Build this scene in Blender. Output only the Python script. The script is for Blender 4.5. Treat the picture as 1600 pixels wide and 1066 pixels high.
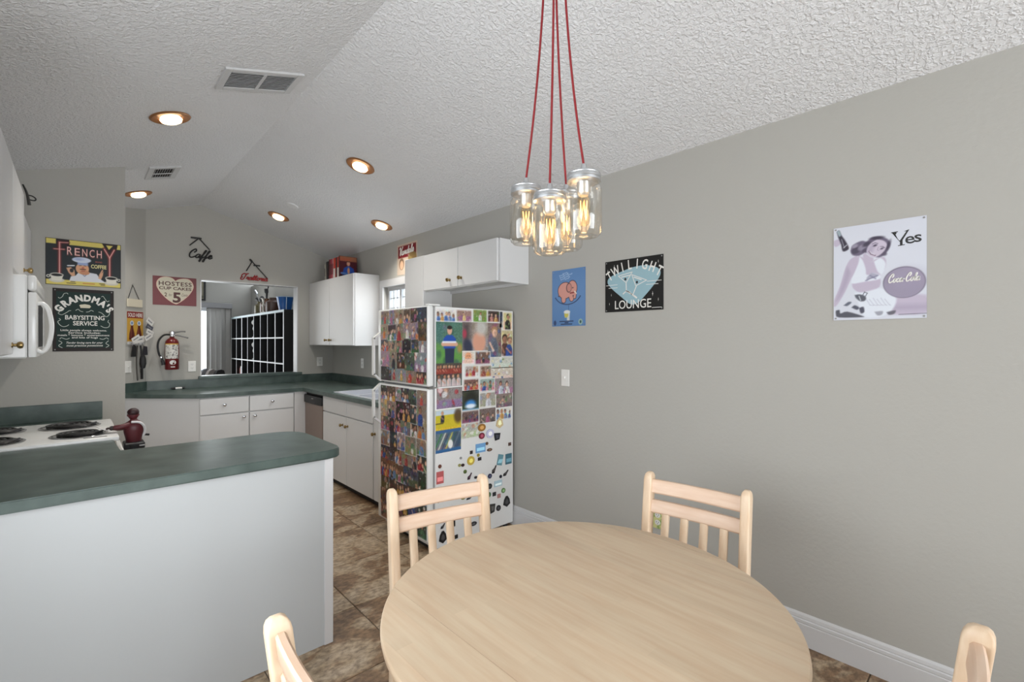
import bpy, bmesh, math, random
import numpy as np
from mathutils import Vector, Matrix

for _o in list(bpy.data.objects):
    bpy.data.objects.remove(_o, do_unlink=True)
SC = bpy.context.scene
COL = SC.collection
PI = math.pi

# ------------------------------------------------------------------ camera
cam = bpy.data.cameras.new('camera')
cam.sensor_width = 36.0
cam.lens = 728.0 / 1600.0 * 36.0
cam.shift_y = 1.0 / 1600.0
cam.clip_start = 0.05
cam_o = bpy.data.objects.new('camera', cam)
cam_o.location = (0, 0, 1.41)
cam_o.rotation_euler = (PI / 2, 0, -math.radians(43.15))
COL.objects.link(cam_o)
SC.camera = cam_o

# ------------------------------------------------------------------ world, daylight, added fill lights, exposure
W = bpy.data.worlds.new('sky')
SC.world = W
W.use_nodes = True
W.node_tree.nodes['Background'].inputs[0].default_value = (0.86, 0.93, 1.0, 1)
W.node_tree.nodes['Background'].inputs[1].default_value = 4.0

def area(name, loc, direction, sx, sy, power, col=(1, 1, 1)):
    l = bpy.data.lights.new(name, 'AREA')
    l.shape = 'RECTANGLE'
    l.size = sx
    l.size_y = sy
    l.energy = power
    l.color = col
    o = bpy.data.objects.new(name, l)
    o.location = loc
    o.rotation_euler = Vector(direction).to_track_quat('-Z', 'Y').to_euler()
    COL.objects.link(o)
    return o

area('daylight_sliding_door', (1.0, -3.56, 1.2), (0, 1, 0.05), 2.5, 2.1, 84, (0.97, 0.985, 1.0))
area('added_side_fill', (-0.46, 0.90, 1.40), (1, 0.05, 0.08), 1.5, 1.2, 19, (0.97, 0.985, 1.0))  # added fill from an unseen opening, evens out the right wall
area('daylight_sink_window', (2.55, 4.24, 1.57), (-1, 0, -0.15), 0.9, 0.85, 3.2, (0.95, 0.98, 1.0))
area('added_kitchen_fill', (-0.40, 5.0, 1.35), (1, 0.1, 0.12), 0.6, 1.9, 6, (0.97, 0.985, 1.0))  # added fill hidden behind the return wall, brightens the kitchen
area('daylight_far_patio', (0.7, 9.7, 1.2), (0.0, -1, 0.05), 2.6, 1.9, 40, (0.95, 0.98, 1.0))

SC.view_settings.view_transform = 'Standard'
SC.view_settings.look = 'None'
SC.view_settings.gamma = 1.0
SC.view_settings.use_curve_mapping = False
SC.view_settings.exposure = 0.12

# ------------------------------------------------------------------ colour and material helpers
def lin(c):
    return tuple(((v / 255.0) / 12.92 if v / 255.0 <= 0.04045 else ((v / 255.0 + 0.055) / 1.055) ** 2.4) for v in c[:3])

def rgba(c):
    return (*lin(c), 1.0)

MATS = {}

def pm(name, col, rough=0.5, metal=0.0, spec=0.5, col2=None, nscale=8.0, stretch=(1, 1, 1), detail=4.0, ramp=(0.35, 0.65),
       bump=0.0, bscale=60.0, bdist=0.002, rnd=0.0, emit=None, estr=0.0, coat=0.0, world=False):
    if name in MATS:
        return MATS[name]
    m = bpy.data.materials.new(name)
    m.use_nodes = True
    nt = m.node_tree
    N, L = nt.nodes, nt.links
    b = N['Principled BSDF']
    b.inputs['Base Color'].default_value = rgba(col)
    b.inputs['Roughness'].default_value = rough
    b.inputs['Metallic'].default_value = metal
    b.inputs['Specular IOR Level'].default_value = spec
    b.inputs['Coat Weight'].default_value = coat
    src = None
    if world:
        g = N.new('ShaderNodeNewGeometry')
        src = g.outputs['Position']
    else:
        t = N.new('ShaderNodeTexCoord')
        src = t.outputs['Object']
    out = None
    if col2 is not None:
        mp = N.new('ShaderNodeMapping')
        mp.inputs['Scale'].default_value = stretch
        L.new(src, mp.inputs[0])
        nz = N.new('ShaderNodeTexNoise')
        nz.inputs['Scale'].default_value = nscale
        nz.inputs['Detail'].default_value = detail
        L.new(mp.outputs[0], nz.inputs['Vector'])
        r = N.new('ShaderNodeValToRGB')
        r.color_ramp.elements[0].position = ramp[0]
        r.color_ramp.elements[1].position = ramp[1]
        r.color_ramp.elements[0].color = rgba(col)
        r.color_ramp.elements[1].color = rgba(col2)
        L.new(nz.outputs['Fac'], r.inputs[0])
        out = r.outputs[0]
    if rnd > 0:
        oi = N.new('ShaderNodeObjectInfo')
        mr = N.new('ShaderNodeMapRange')
        mr.inputs[3].default_value = 1 - rnd
        mr.inputs[4].default_value = 1 + rnd
        L.new(oi.outputs['Random'], mr.inputs[0])
        hs = N.new('ShaderNodeHueSaturation')
        L.new(mr.outputs[0], hs.inputs['Value'])
        if out is None:
            hs.inputs['Color'].default_value = rgba(col)
        else:
            L.new(out, hs.inputs['Color'])
        out = hs.outputs[0]
    if out is not None:
        L.new(out, b.inputs['Base Color'])
    if bump > 0:
        nb = N.new('ShaderNodeTexNoise')
        nb.inputs['Scale'].default_value = bscale
        nb.inputs['Detail'].default_value = 3
        L.new(src, nb.inputs['Vector'])
        bp = N.new('ShaderNodeBump')
        bp.inputs['Strength'].default_value = bump
        bp.inputs['Distance'].default_value = bdist
        L.new(nb.outputs['Fac'], bp.inputs['Height'])
        L.new(bp.outputs[0], b.inputs['Normal'])
    if emit is not None:
        b.inputs['Emission Color'].default_value = rgba(emit)
        b.inputs['Emission Strength'].default_value = estr
    MATS[name] = m
    return m

def print_mat(name='print_ink', rough=0.45, spec=0.25):
    """flat print: colours come from the mesh's own colour attribute"""
    if name in MATS:
        return MATS[name]
    m = bpy.data.materials.new(name)
    m.use_nodes = True
    nt = m.node_tree
    b = nt.nodes['Principled BSDF']
    a = nt.nodes.new('ShaderNodeAttribute')
    a.attribute_name = 'ink'
    nt.links.new(a.outputs['Color'], b.inputs['Base Color'])
    b.inputs['Roughness'].default_value = rough
    b.inputs['Specular IOR Level'].default_value = spec
    MATS[name] = m
    return m

def glass_mat(name, tint, blend=0.35, rough=0.02, lo=0.03, hi=0.75):
    if name in MATS:
        return MATS[name]
    m = bpy.data.materials.new(name)
    m.use_nodes = True
    nt = m.node_tree
    N, L = nt.nodes, nt.links
    N.remove(N['Principled BSDF'])
    o = N['Material Output']
    tr = N.new('ShaderNodeBsdfTransparent')
    tr.inputs[0].default_value = (*tint, 1)
    gl = N.new('ShaderNodeBsdfGlossy')
    gl.inputs['Roughness'].default_value = rough
    lw = N.new('ShaderNodeLayerWeight')
    lw.inputs['Blend'].default_value = blend
    mr = N.new('ShaderNodeMapRange')
    mr.inputs[3].default_value = lo
    mr.inputs[4].default_value = hi
    L.new(lw.outputs['Facing'], mr.inputs[0])
    mx = N.new('ShaderNodeMixShader')
    L.new(mr.outputs[0], mx.inputs[0])
    L.new(tr.outputs[0], mx.inputs[1])
    L.new(gl.outputs[0], mx.inputs[2])
    L.new(mx.outputs[0], o.inputs[0])
    MATS[name] = m
    return m

M_WALL = pm('wall_paint', (172, 170, 164), 0.75, bump=0.25, bscale=55, bdist=0.004, spec=0.3, world=True)
M_FARWALL = M_WALL
M_WHITE = pm('white_laminate', (205, 205, 205), 0.38, spec=0.45)
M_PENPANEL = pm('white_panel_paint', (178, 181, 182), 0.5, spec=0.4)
M_TRIM = pm('white_trim_paint', (202, 202, 203), 0.4)
M_PLASTIC = pm('white_plastic', (222, 221, 217), 0.35)
M_APPL = pm('white_enamel', (222, 222, 220), 0.22, spec=0.55)
M_GREEN = pm('green_laminate', (54, 68, 64), 0.34, spec=0.5, col2=(84, 99, 94), nscale=9, detail=9, ramp=(0.32, 0.78), world=True)
M_BLACK = pm('black_metal', (16, 16, 16), 0.45)
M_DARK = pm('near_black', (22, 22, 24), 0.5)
M_STEEL = pm('brushed_steel', (176, 174, 172), 0.3, metal=1.0)
M_ZINC = pm('zinc_lid', (190, 192, 194), 0.35, metal=0.9)
M_BRASS = pm('antique_brass', (150, 128, 86), 0.3, metal=1.0)
M_CHROME = pm('chrome', (205, 205, 208), 0.15, metal=1.0)
M_WOOD = pm('pale_beech', (208, 180, 150), 0.42, col2=(220, 199, 173), nscale=9, stretch=(6, 6, 0.8), detail=6, ramp=(0.3, 0.7), rnd=0.04)
M_RAIL = pm('pale_beech_rail', (206, 174, 148), 0.42, col2=(217, 192, 170), nscale=9, stretch=(0.8, 6, 6), detail=6, ramp=(0.3, 0.7), rnd=0.04)
M_STAVE = pm('beech_stave', (191, 165, 137), 0.36, col2=(201, 182, 155), nscale=9, stretch=(6, 0.5, 1), detail=5, ramp=(0.3, 0.7), rnd=0.035)
M_PRINT = print_mat()

# ------------------------------------------------------------------ mesh helpers
def finish(bm, name, mat, parent=None, smooth=True, angle=35, mw=None):
    me = bpy.data.meshes.new(name)
    bmesh.ops.recalc_face_normals(bm, faces=bm.faces)
    bm.to_mesh(me)
    bm.free()
    return link(me, name, mat, parent, smooth, angle, mw)

def link(me, name, mat, parent=None, smooth=True, angle=35, mw=None):
    if mat is not None:
        me.materials.clear()
        me.materials.append(mat)
    if smooth and len(me.polygons):
        me.polygons.foreach_set('use_smooth', [True] * len(me.polygons))
        me.set_sharp_from_angle(angle=math.radians(angle))
    o = bpy.data.objects.new(name, me)
    COL.objects.link(o)
    if parent is not None:
        o.parent = parent
    if mw is not None:
        o.matrix_local = mw
    return o

def tag(o, label=None, cat=None, group=None, kind=None):
    if label:
        o['label'] = label
    if cat:
        o['category'] = cat
    if group:
        o['group'] = group
    if kind:
        o['kind'] = kind
    return o

def thing(name, label, cat, mw=None, group=None):
    o = bpy.data.objects.new(name, None)
    o.empty_display_size = 0.05
    COL.objects.link(o)
    if mw is not None:
        o.matrix_world = mw
    return tag(o, label, cat, group)

def frame(o, u, n):
    u = Vector(u).normalized()
    n = Vector(n).normalized()
    v = n.cross(u)
    return Matrix(((u.x, v.x, n.x, o[0]), (u.y, v.y, n.y, o[1]), (u.z, v.z, n.z, o[2]), (0, 0, 0, 1)))

def at(x, y, z, rz=0):
    return Matrix.Translation((x, y, z)) @ Matrix.Rotation(rz, 4, 'Z')

def RW(y, z, off=0.0):      # frame on the right wall
    return frame((2.476 - off, y, z), (0, -1, 0), (-1, 0, 0))

def BW(x, z, off=0.0):      # frame on the back wall
    return frame((x, 6.09 - off, z), (1, 0, 0), (0, -1, 0))

def B(bm, x0, x1, y0, y1, z0, z1, bev=0.0, seg=1):
    vs = [bm.verts.new(p) for p in ((x0, y0, z0), (x1, y0, z0), (x1, y1, z0), (x0, y1, z0), (x0, y0, z1), (x1, y0, z1), (x1, y1, z1), (x0, y1, z1))]
    fs = [bm.faces.new([vs[i] for i in f]) for f in ((3, 2, 1, 0), (4, 5, 6, 7), (0, 1, 5, 4), (1, 2, 6, 5), (2, 3, 7, 6), (3, 0, 4, 7))]
    if bev > 0:
        es = list({e for f in fs for e in f.edges})
        bmesh.ops.bevel(bm, geom=es, offset=bev, segments=seg, affect='EDGES', profile=0.5)
    return vs

def box(name, mat, dims, parent=None, bev=0.0, seg=1, mw=None, smooth=True):
    bm = bmesh.new()
    B(bm, *dims, bev=bev, seg=seg)
    return finish(bm, name, mat, parent, smooth, mw=mw)

def boxes(name, mat, lst, parent=None, bev=0.0, mw=None):
    bm = bmesh.new()
    for d in lst:
        B(bm, *d, bev=bev)
    return finish(bm, name, mat, parent, mw=mw)

def prism_into(bm, pts, h0, h1, axis='z', bev=0.0):
    def P(p, h):
        return {'z': (p[0], p[1], h), 'y': (p[0], h, p[1]), 'x': (h, p[0], p[1])}[axis]
    a = [bm.verts.new(P(p, h0)) for p in pts]
    b = [bm.verts.new(P(p, h1)) for p in pts]
    n = len(pts)
    fs = [bm.faces.new(a), bm.faces.new(b)]
    for i in range(n):
        fs.append(bm.faces.new((a[i], a[(i + 1) % n], b[(i + 1) % n], b[i])))
    if bev > 0:
        es = [e for f in fs[:2] for e in f.edges]
        bmesh.ops.bevel(bm, geom=list(set(es)), offset=bev, segments=2, affect='EDGES')

def prism(name, mat, pts, h0, h1, parent=None, axis='z', bev=0.0, mw=None, smooth=True):
    bm = bmesh.new()
    prism_into(bm, pts, h0, h1, axis, bev)
    return finish(bm, name, mat, parent, smooth, mw=mw)

def ring_verts(bm, c, r, ax, n, rot=0.0):
    ax = Vector(ax).normalized()
    t = Vector((0, 0, 1)) if abs(ax.z) < 0.9 else Vector((1, 0, 0))
    u = ax.cross(t).normalized()
    v = ax.cross(u)
    return [bm.verts.new(Vector(c) + (u * math.cos(2 * PI * k / n + rot) + v * math.sin(2 * PI * k / n + rot)) * r) for k in range(n)]

def skin_rings(bm, rings, cap=True):
    for a, b in zip(rings, rings[1:]):
        n = len(a)
        for k in range(n):
            bm.faces.new((a[k], a[(k + 1) % n], b[(k + 1) % n], b[k]))
    if cap:
        bm.faces.new(rings[0][::-1])
        bm.faces.new(rings[-1])

def cyl_into(bm, p0, p1, r0, r1=None, n=16):
    r1 = r0 if r1 is None else r1
    ax = Vector(p1) - Vector(p0)
    skin_rings(bm, [ring_verts(bm, p0, r0, ax, n), ring_verts(bm, p1, r1, ax, n)])

def cyl(name, mat, p0, p1, r0, r1=None, n=16, parent=None, mw=None):
    bm = bmesh.new()
    cyl_into(bm, p0, p1, r0, r1, n)
    return finish(bm, name, mat, parent, mw=mw)

def lathe_into(bm, prof, c=(0, 0, 0), n=24, ax=(0, 0, 1)):
    ax = Vector(ax).normalized()
    rings = []
    for r, h in prof:
        rings.append(ring_verts(bm, Vector(c) + ax * h, max(r, 1e-4), ax, n))
    skin_rings(bm, rings)

def lathe(name, mat, prof, c=(0, 0, 0), n=24, ax=(0, 0, 1), parent=None, mw=None):
    bm = bmesh.new()
    lathe_into(bm, prof, c, n, ax)
    return finish(bm, name, mat, parent, mw=mw)

def smooth_path(pts, k=5, closed=False):
    P = [Vector(p) for p in pts]
    if len(P) < 3:
        return P
    out = []
    n = len(P)
    for i in range(n - 1):
        p0, p1, p2, p3 = P[max(i - 1, 0)], P[i], P[i + 1], P[min(i + 2, n - 1)]
        for j in range(k):
            t = j / k
            out.append(0.5 * ((2 * p1) + (p2 - p0) * t + (2 * p0 - 5 * p1 + 4 * p2 - p3) * t * t + (3 * p1 - p0 - 3 * p2 + p3) * t ** 3))
    out.append(P[-1])
    return out

def tube_into(bm, pts, r, n=8, k=5, sm=True):
    P = smooth_path(pts, k) if sm else [Vector(p) for p in pts]
    rings = []
    u = None
    for i, p in enumerate(P):
        d = (P[min(i + 1, len(P) - 1)] - P[max(i - 1, 0)])
        if d.length < 1e-9:
            d = Vector((0, 0, 1))
        d.normalize()
        if u is None:
            t = Vector((0, 0, 1)) if abs(d.z) < 0.9 else Vector((1, 0, 0))
            u = d.cross(t).normalized()
        else:
            u = (u - d * u.dot(d))
            if u.length < 1e-6:
                u = d.orthogonal()
            u.normalize()
        v = d.cross(u)
        rr = r(i / max(1, len(P) - 1)) if callable(r) else r
        rings.append([bm.verts.new(p + (u * math.cos(2 * PI * q / n) + v * math.sin(2 * PI * q / n)) * rr) for q in range(n)])
    skin_rings(bm, rings)

def tube(name, mat, pts, r, n=8, k=5, parent=None, sm=True, mw=None):
    bm = bmesh.new()
    tube_into(bm, pts, r, n, k, sm)
    return finish(bm, name, mat, parent, mw=mw)

def ball_into(bm, c, r, sx=1, sy=1, sz=1, n=12):
    ret = bmesh.ops.create_uvsphere(bm, u_segments=n, v_segments=max(6, n * 2 // 3), radius=r)
    for v in ret['verts']:
        v.co = Vector((v.co.x * sx, v.co.y * sy, v.co.z * sz)) + Vector(c)

def ball(name, mat, c, r, s=(1, 1, 1), n=14, parent=None):
    bm = bmesh.new()
    ball_into(bm, c, r, *s, n=n)
    return finish(bm, name, mat, parent, angle=80)

# ------------------------------------------------------------------ lettering
_tc = {}

def text_mesh(s, size, bold=0.0, shear=0.0, align='CENTER', space=1.0, depth=0.0003):
    key = (s, round(size, 5), bold, shear, align, space, depth)
    c = bpy.data.curves.new('lettering', 'FONT')
    c.body = s
    c.size = size
    c.offset = bold
    c.shear = shear
    c.align_x = align
    c.align_y = 'BOTTOM_BASELINE'
    c.space_character = space
    c.extrude = depth
    c.resolution_u = 3
    o = bpy.data.objects.new('lettering', c)
    me = bpy.data.meshes.new_from_object(o)
    bpy.data.objects.remove(o)
    bpy.data.curves.remove(c)
    return me

def text(s, size, x, y, z, mat, parent, bold=0.0, shear=0.0, align='CENTER', sx=1.0, space=1.0, rot=0.0, sy=1.0, name='lettering'):
    me = text_mesh(s, size, bold, shear, align, space)
    me.transform(Matrix.Translation((x, y, z)) @ Matrix.Rotation(rot, 4, 'Z') @ Matrix.Diagonal((sx, sy, 1, 1)))
    return link(me, name, mat, parent, smooth=False)

def fit_text(s, width, height, x, y, z, mat, parent, bold=0.0, shear=0.0, name='lettering', space=1.0):
    """text scaled to a given width and cap height, baseline-centred on x, y"""
    me = text_mesh(s, 1.0, bold, shear, 'CENTER', space, 0.0003)
    co = np.empty(len(me.vertices) * 3)
    me.vertices.foreach_get('co', co)
    co = co.reshape(-1, 3)
    w = co[:, 0].max() - co[:, 0].min()
    h = max(co[:, 1].max(), 1e-3)
    cx = (co[:, 0].max() + co[:, 0].min()) / 2
    me.transform(Matrix.Translation((x, y, z)) @ Matrix.Diagonal((width / w, height / h, 1, 1)) @ Matrix.Translation((-cx, 0, 0)))
    return link(me, name, mat, parent, smooth=False)

def arc_text(s, size, cx, cy, rad, a0, a1, z, mat, parent, bold=0.0, sx=1.0, sy=1.0, up=True, lean=1.0):
    """letters set along an arc, angles in degrees measured from straight up, clockwise positive; joined to one lettering mesh"""
    bm = bmesh.new()
    n = len(s)
    for i, ch in enumerate(s):
        if ch == ' ':
            continue
        a = math.radians(a0 + (a1 - a0) * (i / (n - 1)))
        me = text_mesh(ch, size, bold)
        px, py = cx + rad * math.sin(a), cy + (rad * math.cos(a) if up else -rad * math.cos(a))
        me.transform(Matrix.Translation((px, py, z)) @ Matrix.Rotation((-a if up else a) * lean, 4, 'Z') @ Matrix.Diagonal((sx, sy, 1, 1)))
        bm.from_mesh(me)
        bpy.data.meshes.remove(me)
    return finish(bm, 'lettering', mat, parent, smooth=False)

GLY = {
    'a': (1.2, [[(.9, .8), (.5, 1.0), (.1, .6), (.15, .1), (.5, 0), (.85, .5), (.95, 1.0), (.88, .25), (1.02, 0), (1.25, .25)]]),
    'c': (1.0, [[(.85, .8), (.5, 1), (.1, .5), (.4, 0), (.75, .08), (1.05, .35)]]),
    'o': (1.1, [[(.5, 1), (.1, .6), (.2, .05), (.6, 0), (.9, .5), (.62, .95), (.5, 1), (.8, .8), (1.2, .9)]]),
    'e': (1.0, [[(0, .2), (.5, .5), (.8, .8), (.5, 1), (.15, .6), (.3, .05), (.7, .05), (1.05, .4)]]),
    'f': (.85, [[(0, .2), (.5, 1.2), (.85, 2.0), (.65, 2.2), (.42, 1.4), (.3, 0), (.15, -.95), (-.05, -.8), (.2, -.1), (.85, .3)]]),
    'r': (.95, [[(0, .2), (.25, 1.05), (.35, .85), (.7, .95), (.62, .2), (.78, 0), (1.0, .3)]]),
    't': (.75, [[(0, .2), (.42, 1.9), (.3, .2), (.5, 0), (.8, .3)], [(.05, 1.3), (.8, 1.38)]]),
    'i': (.65, [[(0, .2), (.3, 1.0), (.25, .2), (.45, 0), (.7, .3)], [(.38, 1.45), (.44, 1.5)]]),
    'l': (.7, [[(0, .2), (.5, 1.4), (.55, 2.0), (.35, 1.9), (.25, .3), (.45, 0), (.75, .3)]]),
    'n': (1.2, [[(0, .2), (.2, 1.0), (.2, 0), (.5, .9), (.8, .95), (.8, .2), (.95, 0), (1.2, .3)]]),
    'd': (1.2, [[(.9, .8), (.5, 1.0), (.1, .6), (.15, .1), (.5, 0), (.85, .5), (1.1, 2.0), (.9, .25), (1.02, 0), (1.25, .25)]]),
    's': (.9, [[(0, .2), (.5, 1.05), (.8, .4), (.6, 0), (.2, .1), (.9, .3)]]),
    'C': (1.75, [[(1.15, 1.35), (1.5, 1.75), (1.35, 2.3), (.95, 2.2), (.45, 1.5), (.3, .7), (.6, .02), (1.1, .0), (1.75, .4)]]),
    'T': (1.35, [[(-.5, 1.1), (-.45, 1.8), (.1, 2.25), (.8, 2.1), (1.6, 2.4)], [(1.0, 2.2), (.7, 1.0), (.4, .1), (-.1, -.1), (-.55, .3), (-.4, .9), (.1, .8)]]),
    'V': (1.3, [[(-.2, 1.8), (.2, 2.2), (.4, 1.2), (.5, 0), (.9, 1.2), (1.5, 2.3)]]),
    '-': (.7, [[(.1, .7), (.6, .75)]]),
}

def script_strokes(word, slant=0.25):
    x = 0.0
    out = []
    for ch in word:
        w, st = GLY[ch]
        for s in st:
            out.append([(x + p[0] + slant * p[1], p[1]) for p in s])
        x += w
    return out, x

def script_into(bm, word, width, x0, y0, z, r, slant=0.25, n=6, tilt=0.0, yscale=1.0):
    st, w = script_strokes(word, slant)
    s = width / w
    ct, sn = math.cos(tilt), math.sin(tilt)
    for q in st:
        tube_into(bm, [(x0 + s * (p[0] * ct - p[1] * yscale * sn), y0 + s * (p[0] * sn + p[1] * yscale * ct), z) for p in q], r, n=n, k=4)

# ------------------------------------------------------------------ printed pictures (colour per vertex of a fine sheet)
class Paint:
    def __init__(s, w, h, nx, ny, bg):
        s.w, s.h, s.nx, s.ny = w, h, nx, ny
        xs = np.linspace(0, w, nx + 1)
        ys = np.linspace(0, h, ny + 1)
        s.X, s.Y = np.meshgrid(xs, ys)
        s.px = w / nx
        s.C = np.zeros((ny + 1, nx + 1, 3))
        s.C[:] = bg

    def _mix(s, d, col, a=1.0, soft=None):
        k = s.px * 0.6 if soft is None else soft
        m = np.clip(0.5 - d / (2 * k), 0, 1)[..., None] * a
        s.C = s.C * (1 - m) + np.array(col, float) * m
        return s

    def ell(s, cx, cy, rx, ry, col, rot=0.0, a=1.0, soft=None):
        c, sn = math.cos(rot), math.sin(rot)
        dx, dy = s.X - cx, s.Y - cy
        u, v = (dx * c + dy * sn) / rx, (-dx * sn + dy * c) / ry
        return s._mix((np.sqrt(u * u + v * v) - 1) * min(rx, ry), col, a, soft)

    def seg(s, p, q, wd, col, a=1.0, soft=None):
        p, q = np.array(p, float), np.array(q, float)
        d = q - p
        t = np.clip(((s.X - p[0]) * d[0] + (s.Y - p[1]) * d[1]) / max(d @ d, 1e-12), 0, 1)
        return s._mix(np.hypot(s.X - p[0] - t * d[0], s.Y - p[1] - t * d[1]) - wd / 2, col, a, soft)

    def line(s, pts, wd, col, a=1.0, soft=None):
        for p, q in zip(pts, pts[1:]):
            s.seg(p, q, wd, col, a, soft)
        return s

    def rect(s, x0, x1, y0, y1, col, a=1.0, soft=None):
        d = np.maximum(np.maximum(x0 - s.X, s.X - x1), np.maximum(y0 - s.Y, s.Y - y1))
        return s._mix(d, col, a, soft)

    def poly(s, pts, col, a=1.0, soft=None):
        n = len(pts)
        inside = np.zeros(s.X.shape, bool)
        dist = np.full(s.X.shape, 1e9)
        for i in range(n):
            (ax, ay), (bx, by) = pts[i], pts[(i + 1) % n]
            if by != ay:
                inside ^= ((ay > s.Y) != (by > s.Y)) & (s.X < (bx - ax) * (s.Y - ay) / (by - ay) + ax)
            dx, dy = bx - ax, by - ay
            t = np.clip(((s.X - ax) * dx + (s.Y - ay) * dy) / max(dx * dx + dy * dy, 1e-12), 0, 1)
            dist = np.minimum(dist, np.hypot(s.X - ax - t * dx, s.Y - ay - t * dy))
        return s._mix(np.where(inside, -dist, dist), col, a, soft)

    def blobs(s, rng, n, cols, r0, r1, a=0.8):
        for _ in range(n):
            s.ell(rng.uniform(0, s.w), rng.uniform(0, s.h), rng.uniform(r0, r1), rng.uniform(r0, r1), rng.choice(cols), rng.uniform(0, 3), a, soft=r0 * 0.6)
        return s

    def build(s, name, parent, x0, y0, z, thick=0.0012, mat=None, back=True, rot=0.0):
        nx, ny = s.nx, s.ny
        verts = [(x0 + x, y0 + y, z) for x, y in zip(s.X.ravel(), s.Y.ravel())]
        idx = lambda i, j: j * (nx + 1) + i
        faces = [(idx(i, j), idx(i + 1, j), idx(i + 1, j + 1), idx(i, j + 1)) for j in range(ny) for i in range(nx)]
        cols = [tuple(lin(c)) + (1.0,) for c in s.C.reshape(-1, 3)]
        if back:
            k = len(verts)
            rim = [idx(i, 0) for i in range(nx)] + [idx(nx, j) for j in range(ny)] + [idx(i, ny) for i in range(nx, 0, -1)] + [idx(0, j) for j in range(ny, 0, -1)]
            verts += [(verts[i][0], verts[i][1], z - thick) for i in rim]
            cols += [cols[i] for i in rim]
            m = len(rim)
            for q in range(m):
                faces.append((rim[(q + 1) % m], rim[q], k + q, k + (q + 1) % m))
            faces.append(tuple(k + q for q in range(m - 1, -1, -1)))
        if rot:
            c, sn = math.cos(rot), math.sin(rot)
            cx, cy = x0 + s.w / 2, y0 + s.h / 2
            verts = [(cx + (v[0] - cx) * c - (v[1] - cy) * sn, cy + (v[0] - cx) * sn + (v[1] - cy) * c, v[2]) for v in verts]
        me = bpy.data.meshes.new(name)
        me.from_pydata(verts, [], faces)
        at_ = me.color_attributes.new('ink', 'FLOAT_COLOR', 'POINT')
        at_.data.foreach_set('color', np.array(cols, np.float32).ravel())
        return link(me, name, mat or M_PRINT, parent, smooth=False)

def flat(name, pts, mat, parent, z0, z1):
    return prism(name, mat, pts, z0, z1, parent, smooth=False)

def circ(cx, cy, rx, ry=None, n=28, a0=0, a1=360):
    ry = rx if ry is None else ry
    k = n if a1 - a0 >= 360 else n + 1
    return [(cx + rx * math.cos(math.radians(a0 + (a1 - a0) * i / n)), cy + ry * math.sin(math.radians(a0 + (a1 - a0) * i / n))) for i in range(k)]

# ================================================================== the room
XL, XR, YS, YB = -0.476, 2.476, -3.6, 6.09
RIDGE, SL = 2.915, 0.2974

def ceil_z(x):
    return RIDGE - SL * abs(x - 1.0)

def struct(o):
    o['kind'] = 'structure'
    return o

# floor: grout bed with one object per tile
M_GROUT = pm('tile_grout', (96, 84, 72), 0.9)
def tile_mat():
    m = bpy.data.materials.new('slate_tile')
    m.use_nodes = True
    nt = m.node_tree
    N, L = nt.nodes, nt.links
    b = N['Principled BSDF']
    b.inputs['Roughness'].default_value = 0.42
    g = N.new('ShaderNodeNewGeometry')
    oi = N.new('ShaderNodeObjectInfo')
    mul = N.new('ShaderNodeVectorMath')
    mul.operation = 'SCALE'
    cmb = N.new('ShaderNodeCombineXYZ')
    L.new(oi.outputs['Random'], cmb.inputs[0])
    L.new(oi.outputs['Random'], cmb.inputs[2])
    L.new(cmb.outputs[0], mul.inputs[0])
    mul.inputs['Scale'].default_value = 37.0
    add = N.new('ShaderNodeVectorMath')
    L.new(g.outputs['Position'], add.inputs[0])
    L.new(mul.outputs[0], add.inputs[1])
    mp = N.new('ShaderNodeMapping')
    mp.inputs['Rotation'].default_value = (0, 0, 0.35)
    mp.inputs['Scale'].default_value = (1.0, 1.5, 1.0)
    L.new(add.outputs[0], mp.inputs[0])
    n1 = N.new('ShaderNodeTexNoise')
    n1.inputs['Scale'].default_value = 2.3
    n1.inputs['Detail'].default_value = 7
    n1.inputs['Distortion'].default_value = 1.3
    L.new(mp.outputs[0], n1.inputs['Vector'])
    r1 = N.new('ShaderNodeValToRGB')
    cr = r1.color_ramp
    cr.elements[0].position, cr.elements[0].color = 0.3, rgba((98, 76, 56))
    cr.elements[1].position, cr.elements[1].color = 0.72, rgba((172, 156, 136))
    e = cr.elements.new(0.47)
    e.color = rgba((132, 106, 80))
    e = cr.elements.new(0.5)
    e.color = rgba((158, 138, 112))
    L.new(n1.outputs['Fac'], r1.inputs[0])
    n2 = N.new('ShaderNodeTexNoise')
    n2.inputs['Scale'].default_value = 34
    n2.inputs['Detail'].default_value = 9
    n2.inputs['Roughness'].default_value = 0.62
    L.new(mp.outputs[0], n2.inputs['Vector'])
    r2 = N.new('ShaderNodeValToRGB')
    r2.color_ramp.elements[0].position, r2.color_ramp.elements[0].color = 0.36, (0.42, 0.38, 0.35, 1)
    r2.color_ramp.elements[1].position, r2.color_ramp.elements[1].color = 0.62, (1.3, 1.3, 1.3, 1)
    L.new(n2.outputs['Fac'], r2.inputs[0])
    mx = N.new('ShaderNodeMix')
    mx.data_type = 'RGBA'
    mx.blend_type = 'MULTIPLY'
    mx.inputs[0].default_value = 0.8
    L.new(r1.outputs[0], mx.inputs[6])
    L.new(r2.outputs[0], mx.inputs[7])
    L.new(mx.outputs[2], b.inputs['Base Color'])
    bp = N.new('ShaderNodeBump')
    bp.inputs['Strength'].default_value = 0.35
    bp.inputs['Distance'].default_value = 0.004
    L.new(n2.outputs['Fac'], bp.inputs['Height'])
    L.new(bp.outputs[0], b.inputs['Normal'])
    return m
M_TILE = tile_mat()
floor = struct(box('floor', M_GROUT, (XL - 0.12, XR + 0.12, YS - 0.12, YB + 0.12, -0.12, -0.004)))
_tm = {}
PIT, JT = 0.495, 0.005
ix0 = -4
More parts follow.
